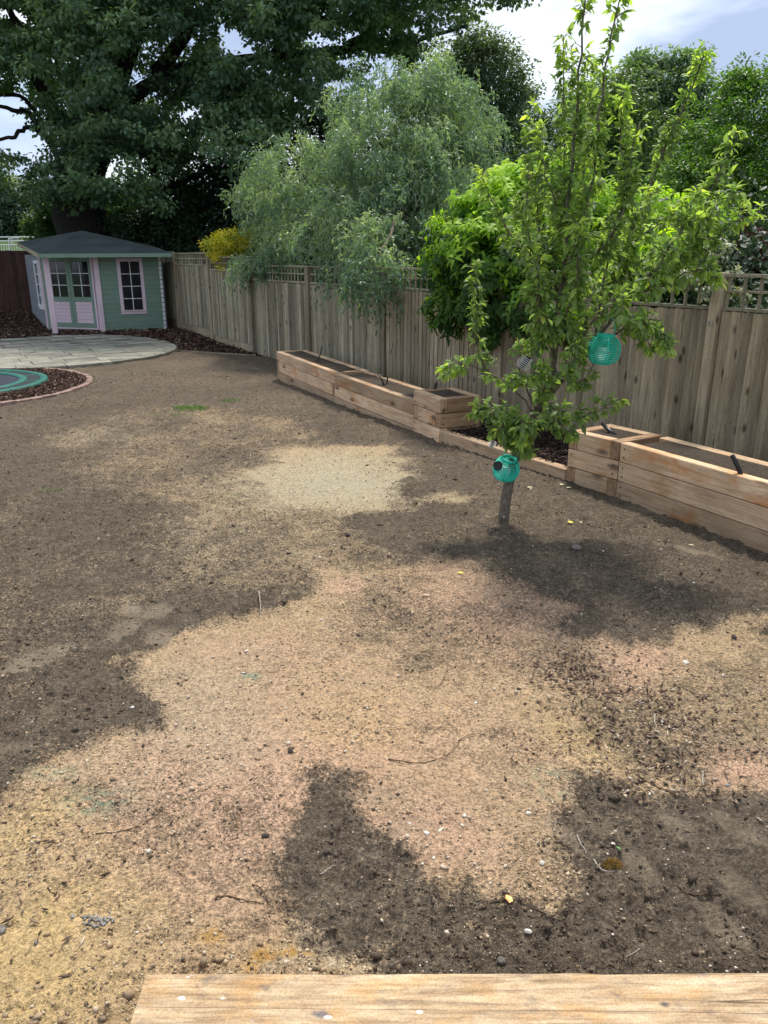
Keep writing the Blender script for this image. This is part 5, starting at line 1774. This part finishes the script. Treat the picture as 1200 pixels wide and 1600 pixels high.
    rest = leaf_objects('leaf', P, D, N, Ln, Wn, R, M['appleleaf'], t, 300)
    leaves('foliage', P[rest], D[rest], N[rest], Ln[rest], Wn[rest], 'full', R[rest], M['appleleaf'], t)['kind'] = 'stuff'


build_apple()

# ------------------------------------------------------------------ lanterns
def lantern(u, v, Y, r, tilt, label, solar):
    c = at(u, v, Y)
    t = empty('lantern', c, label=label, cat='lantern', group='teal wire lanterns in the apple tree')
    t.rotation_euler = tilt
    n = 14
    cage = MB()
    zz = np.linspace(-.74, .74, n)
    for z in zz:
        rr = r * math.sqrt(max(0, 1 - (z * .98) ** 2)) ** .92
        cage.ring((0, 0, z * r * .98), rr, .0036, 40, 5)
    cage.build('wire_cage', M['teal'], t, True)
    for k in range(6):
        a = 2 * math.pi * k / 6 + .3
        pts = []
        for z in np.linspace(-.78, .8, 13):
            rr = (r + .003) * math.sqrt(max(0, 1 - (z * .98) ** 2)) ** .92
            pts.append((rr * math.cos(a), rr * math.sin(a), z * r * .98))
        MB().tube(pts, .0056, 5).build('rib', M['teal'], t, True)

    def collar(z0, z1, ra, name):
        m_ = 32
        v_, f_ = [], []
        for i in range(m_):
            a = 2 * math.pi * i / m_
            for R_, z in ((ra, z0), (ra, z1), (ra - .006, z1), (ra - .006, z0)): v_.append((R_ * math.cos(a), R_ * math.sin(a), z))
        for i in range(m_):
            for k in range(4): f_.append((i * 4 + k, i * 4 + (k + 1) % 4, ((i + 1) % m_) * 4 + (k + 1) % 4, ((i + 1) % m_) * 4 + k))
        MB().add(v_, f_).build(name, M['teal'], t, True)
    collar(r * .74, r * .98, r * .56, 'collar')
    collar(-r * .86, -r * .72, r * .55, 'foot_ring')
    MB().prism([(r * .54 * math.cos(a), r * .54 * math.sin(a)) for a in np.linspace(0, 2 * math.pi, 24, endpoint=False)], -r * .80, -r * .77).build('base_plate', M['teal'], t)
    MB().prism([(r * .36 * math.cos(a), r * .36 * math.sin(a)) for a in np.linspace(0, 2 * math.pi, 20, endpoint=False)], -r * .77, r * .12).build('candle', M['candle'], t, True)
    pts = [(r * .56 * math.cos(a), 0, r * .9 + r * 1.15 * math.sin(a)) for a in np.linspace(0, math.pi, 13)]
    MB().tube(pts, .003, 5).build('handle', M['teal'], t, True)
    if solar:
        MB().prism([(r * .36 * math.cos(a), r * .36 * math.sin(a)) for a in np.linspace(0, 2 * math.pi, 24, endpoint=False)], -.008, .008).build('solar_cap', M['black'], t, loc=(-r * .82, -r * .55, r * .45), rot=(math.radians(75), math.radians(-15), math.radians(-35)))
    return t


lantern(*LANTERN_UP, .112, (math.radians(2), math.radians(4), .2), 'teal wire ball lantern hanging higher, against the fence', False)
lantern(*LANTERN_LOW, .098, (math.radians(14), math.radians(10), 0), 'teal wire ball lantern hanging low on the trunk with black solar disc', True)


def stripy(u, v, Y, label, ry, sc=1.0):
    c = at(u, v, Y)
    t = empty('wire_ornament', c, label=label, cat='ornament')
    t.rotation_euler = (.3, ry, .4)
    t.scale = (sc, sc, sc)
    mb = MB()
    for k in range(7):
        z = (k - 3) * .013
        mb.ring((0, 0, z), .055 * math.sqrt(max(.1, 1 - (z / .062) ** 2)), .0022, 28, 4)
    mb.build('white_wire', M['white'], t, True)
    MB().tube([(0, 0, -.045), (0, 0, .05)], [.02, .02], 10).build('core', M['black'], t, True)


stripy(820, 567, 5.55, 'small black and white striped wire ornament among the middle branches', .5)
stripy(769, 694, 5.8, 'small white wire ornament half hidden behind the lowest leaves', .2, .55)

# ------------------------------------------------------------------ irrigation pipe ends in the beds
def pipe(pts, r, label):
    pts = [np.array(p) for p in pts]
    b = pts[0].copy()
    t = MB().tube([p - b for p in pts], r, 8).build('irrigation_pipe', M['black'], None, True, loc=b)
    tag(t, label, 'pipe', 'black pipe ends in the raised beds')


def bp(u, v, z): return G(u, v, z)


g = bp(497, 565, .42)
pipe([g - [0, 0, .05], at(497, 562, g[1]), at(501, 552, g[1]), at(503, 541, g[1])], .009, 'thin black pipe end upright in the farthest bed')
g = bp(606, 603, .36)
pipe([g - [0, 0, .05], at(604, 600, g[1]), at(606, 590, g[1] + .05), at(600, 588, g[1]), at(592, 586, g[1]), at(596, 592, g[1] - .05), at(601, 604, g[1] - .08)], .010, 'looped black pipe sticking out of the second bed')
g = bp(678, 613, .45)
pipe([g - [0, 0, .05], at(678, 611, g[1]), at(680, 605, g[1]), at(681, 598, g[1])], .014, 'short thick black pipe end in the small square bed')
g = bp(963, 683, .45)
pipe([g - [0, 0, .04], at(961, 680, g[1]), at(950, 671, g[1] + .1), at(941, 662, g[1] + .2)], .017, 'black pipe lying over the edge of the orange stained bed')
g = bp(1161, 750, .44)
pipe([g - [0, 0, .06], at(1160, 748, g[1]), at(1153, 730, g[1] + .03), at(1144, 711, g[1] + .05)], .017, 'black pipe end leaning in the long pale bed at the right')

# ------------------------------------------------------------------ field rails and goal beyond the left fence
def rails():
    t = empty('field_railing', at(20, 384, 52), label='white railings at the sports field left of the summerhouse roof', cat='railing')
    o = np.array(t.location)
    for v in (371, 377, 383):
        MB().tube([at(-60, v, 52) - o, at(66, v - 1, 52) - o], .035, 5).build('rail', M['white'], t)
    for k in range(32):
        u = -58 + k * 4
        MB().tube([at(u, 382.5, 52) - o, at(u, 386, 52) - o - [0, 0, .4]], .025, 4).build('baluster', M['white'], t)
    t2 = empty('goal_frame', at(30, 384, 50), label='white goal frame showing above the dark fence, far left', cat='goal')
    o = np.array(t2.location)
    MB().tube([at(14, 392, 50) - o, at(14, 373, 50) - o, at(35, 374, 50) - o], .05, 6).build('goal_post', M['white'], t2)
    MB().tube([at(19, 382, 50) - o, at(19, 371, 50) - o, at(54, 371.5, 50) - o], .05, 6).build('goal_post', M['white'], t2)


rails()

# ------------------------------------------------------------------ stones, twigs and leaves one can point at
def gxy(u, v):
    g = G(u, v)
    z, _, _ = ground_z(g[0], g[1])
    return np.array([g[0], g[1], float(z[0])])


def rock(name, u, v, sx, sy, sz, mat, label, cat='stone', seed=0, group=None):
    rs = np.random.default_rng(seed + 5)
    import bmesh
    bm = bmesh.new()
    bmesh.ops.create_icosphere(bm, subdivisions=2, radius=1)
    for w in bm.verts:
        c = w.co
        k = 1 + .16 * math.sin(c.x * 3 + seed) * math.cos(c.y * 4 + seed * 2) + rs.normal(0, .05)
        w.co = Vector((c.x * sx, c.y * sy, c.z * sz)) * k
    me = bpy.data.meshes.new(name)
    bm.to_mesh(me)
    bm.free()
    me.materials.append(M[mat])
    g = gxy(u, v)
    return link(name, me, None, (g[0], g[1], g[2] + sz * .45), (0, 0, seed * 1.3), label=label, cat=cat, group=group)


rock('stone', 1072, 1034, .021, .016, .010, 'white_stone', 'flat white stone on the brown sand below the right-hand bed', seed=1)
rock('stone', 666, 1304, .012, .009, .006, 'white_stone', 'white angular stone, left one of the close pair in the sand tongue', seed=2)
rock('stone', 689, 1292, .016, .006, .004, 'white_stone', 'white oblong chip, right one of the close pair in the sand tongue', seed=3)
rock('stone', 454, 1178, .015, .012, .010, 'dark_stone', 'smooth dark brown stone alone on the pinkish sand', seed=4)
rock('stone', 415, 1308, .015, .011, .009, 'dark_stone', 'dark clod at the left tip of the near soil patch', 'clod', seed=5)
rock('stone', 232, 1327, .009, .008, .006, 'white_stone', 'small round white pebble on the sand, left of the near soil patch', seed=6)
rock('stone', 784, 1498, .014, .012, .010, 'grey_stone', 'grey angular stone close to the foreground timber', seed=7)
rock('stone', 2, 1455, .016, .016, .010, 'grey_stone', 'round brown-grey stone cut by the left edge of the picture', seed=8)
rock('stone', 911, 1507, .012, .009, .006, 'dark_stone', 'dark clod touching the foreground timber, right of centre', 'clod', seed=9)
rock('stone', 637, 1404, .009, .008, .006, 'dark_stone', 'rounded dark clod in the near soil patch', 'clod', seed=10)
rock('stone', 577, 1303, .013, .008, .006, 'dark_stone', 'long dark clod at the top of the near soil patch', 'clod', seed=11)
rock('stone', 510, 1335, .010, .010, .008, 'dark_stone', 'round dark clod under the tread marks of the near soil patch', 'clod', seed=12)
rock('stone', 743, 1097, .009, .007, .004, 'white_stone', 'small white stone in the middle of the sand', seed=13)
rock('stone', 933, 1207, .008, .008, .006, 'slate', 'blue-grey pebble beside the long brown twig at the right', seed=14)
rock('stone', 847, 1346, .010, .008, .008, 'white_stone', 'pale cube-like pebble left of the bleached twig', seed=15)
rock('stone', 744, 1411, .006, .006, .005, 'grey_stone', 'tiny grey pebble left of the fallen orange leaf', seed=16)
rock('stone', 57, 1477, .007, .008, .006, 'grey_stone', 'small grey-white pebble on the yellow sand, lower left', seed=17)
rock('stone', 1147, 994, .020, .015, .012, 'dark_stone', 'dark stone beside the dry chips near the right edge', seed=18)
rock('stone', 900, 864, .035, .028, .018, 'grey_stone', 'earthy lump on the dark soil below the orange stained bed', 'clod', seed=19)
rock('stone', 500, 876, .012, .010, .008, 'white_stone', 'tiny white stone on the bare soil below the pale patch', seed=20)
rock('stone', 543, 840, .025, .02, .015, 'dark_stone', 'dark clod just below the pale gravel patch', 'clod', seed=21)
rock('stone', 1138, 1225, .012, .008, .005, 'slate', 'flat grey chip near the right edge above the tread marks', seed=22)
rock('stone', 675, 1494, .008, .007, .006, 'dark_stone', 'small dark clod near the timber, left of the grey stone', 'clod', seed=23)
rock('stone', 825, 1455, .012, .008, .007, 'white_stone', 'off-white pebble left of the branching twig', seed=24)


def twig(pts, r, mat, label, lift=.002):
    P = []
    for i, (u, v) in enumerate(pts):
        q = gxy(u, v)
        q[2] += lift + (random.uniform(0, .003) if 0 < i < len(pts) - 1 else 0)
        P.append(q)
    b = P[0].copy()
    mb = MB()
    limb(mb, [p - b for p in P], r, r * .4, 5, r * .5)
    o = mb.build('twig', M[mat], None, True, loc=b, label=label, cat='twig')
    return o


twig([(337, 1408), (360, 1404), (385, 1409), (413, 1411)], .0035, 'twig', 'dark bent twig on the sand left of the near soil patch')
twig([(394, 1383), (410, 1395), (420, 1412), (428, 1424)], .0025, 'twig', 'thin brown twig crossing beside the dark bent twig')
twig([(150, 1306), (190, 1303), (225, 1292), (252, 1275)], .0025, 'twig', 'curved thin twig on the sand at the left')
twig([(607, 1187), (660, 1198), (700, 1180), (718, 1160)], .0025, 'twig', 'long curved rootlet on the sand left of centre')
twig([(716, 1160), (735, 1152), (760, 1152)], .002, 'twig', 'short rootlet continuing the long curved one')
twig([(750, 1418), (790, 1402), (840, 1418), (870, 1440), (908, 1444)], .0032, 'twig', 'branching dark twig running past the fallen orange leaf')
twig([(862, 1432), (885, 1425), (893, 1420)], .002, 'twig', 'side shoot of dark twig by the branching one')
twig([(902, 1302), (908, 1318), (918, 1332)], .0035, 'twigpale', 'bleached upright root end in the dark soil')
twig([(927, 1343), (940, 1358), (960, 1364)], .0035, 'twigpale', 'bleached curved root end beside the moss tuft')
twig([(867, 1302), (880, 1322), (895, 1328)], .0028, 'twig', 'brown twig left of the bleached root')
twig([(978, 1199), (1005, 1215), (1030, 1228), (1055, 1240)], .0045, 'twig', 'long brown twig on the chips at the right')
twig([(1062, 1392), (1085, 1400), (1110, 1399), (1130, 1396)], .004, 'twig', 'dark twig near the right edge below the tread marks')
twig([(1060, 1385), (1070, 1395), (1078, 1405)], .0025, 'twig', 'little dark twig crossing the one near the right edge')
twig([(542, 1282), (530, 1298), (525, 1325)], .0025, 'twig', 'thin twig in the top of the near soil patch')
twig([(500, 1365), (515, 1355), (525, 1350)], .003, 'twigpale', 'short pale twig in the near soil patch')
twig([(405, 938), (407, 952), (407, 968)], .004, 'twigpale', 'pale upright stub at the dark soil band', .03)
twig([(20, 1155), (38, 1143), (58, 1128)], .004, 'twigpale', 'pale twig on the dark soil at the left edge')
twig([(1022, 1122), (1024, 1142)], .005, 'twigpale', 'white wood splinter standing in the chips')
twig([(1098, 1205), (1100, 1235)], .004, 'twigpale', 'pale straight splinter near the right edge')
twig([(75, 1388), (85, 1395), (95, 1385)], .003, 'twig', 'small dark crooked twig on the yellow sand')
twig([(700, 1050), (690, 1070), (675, 1085)], .002, 'twig', 'hair-thin brown twig in the central sand')
twig([(1000, 1480), (980, 1495), (965, 1508)], .002, 'twigpale', 'thin straw close to the foreground timber, right side')


def fallen(u, v, L, Wd, col, label, ang=0., tilt=.25):
    m = NM('fallen_leaf', .6, .3)
    q = m.noise(m.coord(rnd=False), 60, 3)
    m.base(m.ramp(q, [(0.35, col[0]), (0.65, col[1])]))
    T, F = leaf_template('full')
    T = T * [L, Wd, L * .9]
    T[:, 2] += L * .15
    V = np.concatenate([T, T - [0, 0, .0012]])
    FF = np.concatenate([F, F[:, ::-1] + len(T)])
    me = npmesh('fallen_leaf', V, FF, m.m, smooth=True)
    g_ = gxy(u, v)
    o = link('fallen_leaf', me, None, (g_[0], g_[1], g_[2] + .006), (tilt, -.1, ang), label=label, cat='leaf')


Yl = ((.62, .46, .03), (.75, .6, .12))
Pl = ((.62, .55, .30), (.72, .66, .42))
fallen(795, 1412, .040, .030, ((.70, .22, .09), (.80, .62, .22)), 'yellow and red folded leaf on the dark soil near the timber', 1.5, .35)
fallen(886, 821, .055, .035, Yl, 'bright yellow leaf on dark soil right of the trunk', .1)
fallen(874, 762, .05, .025, Pl, 'pale yellow leaf below the orange stained bed, left one of a pair', .5)
fallen(884, 766, .06, .022, Pl, 'pale yellow leaf below the orange stained bed, right one of a pair', -.1)
fallen(823, 766, .06, .022, Pl, 'narrow pale leaf just right of the apple trunk', .2)
fallen(905, 819, .035, .015, Pl, 'small cream leaf right of the bright yellow leaf', -.5)
fallen(714, 902, .05, .025, Yl, 'yellowish leaf on the sand edge left of the trunk', .1)
fallen(968, 1330, .022, .016, ((.06, .2, .05), (.12, .3, .08)), 'small green leaf above the moss tuft', 1.8)
fallen(1075, 857, .045, .012, Pl, 'narrow pale leaf below the long pale bed', .0)
fallen(940, 865, .04, .014, Pl, 'cream leaf sliver on the dark soil under the long bed', -.8)
fallen(661, 934, .05, .02, ((.4, .28, .17), (.55, .4, .28)), 'dry brown leaf on the sand left of centre', .0)

# moss tuft
def tuft(u, v, n, r, h, mat, name, label, cat):
    g_ = gxy(u, v)
    a = RG.uniform(0, 6.28, n)
    rr = r * np.sqrt(RG.uniform(0, 1, n))
    X, Y = g_[0] + rr * np.cos(a) * 1.5, g_[1] + rr * np.sin(a)
    z, _, _ = ground_z(X, Y)
    P = np.stack([X, Y, z - .002], 1)
    D = unit(n) * .55 + [0, 0, 1]
    N = unit(n)
    o = leaves(name, P, D, N, h * RG.uniform(.5, 1.2, n), h * .10, 'curl', RG.uniform(0, 1, n), mat, None)
    tag(o, label, cat, kind='stuff')


M['moss'] = leafmat('dry_moss', [(0, (.10, .06, .015)), (.5, (.28, .16, .04)), (1, (.42, .27, .08))], trans=.2)
M['grass'] = leafmat('grass_blade', [(0, (.03, .10, .012)), (.5, (.06, .2, .02)), (1, (.11, .3, .03))], trans=.3)
tuft(957, 1353, 600, .022, .016, M['moss'], 'moss_tuft', 'tuft of orange-brown dry moss in the dark soil', 'moss')
tuft(298, 641, 420, .16, .05, M['grass'], 'grass_tuft', 'bright green tuft of grass below the patio', 'grass')
tuft(270, 650, 160, .18, .03, M['grass'], 'grass_tuft', 'sparse green grass left of the bright tuft', 'grass')
tuft(362, 628, 160, .10, .04, M['grass'], 'grass_tuft', 'small green tuft of grass nearest the beds', 'grass')
tuft(80, 770, 60, .10, .03, M['grass'], 'grass_tuft', 'faint green weeds on the soil at far left', 'grass')
tuft(362, 776, 50, .08, .02, M['grass'], 'grass_tuft', 'faint green weeds left of the pale gravel patch', 'grass')
tuft(770, 885, 20, .02, .02, M['grass'], 'grass_tuft', 'tiny green seedling on the soil left of the trunk', 'grass')
print('tris', sum(len(o.data.loops) - 2 * len(o.data.polygons) for o in bpy.data.objects if o.type == 'MESH' and o.data.users == 1), 'objects', len(bpy.data.objects))
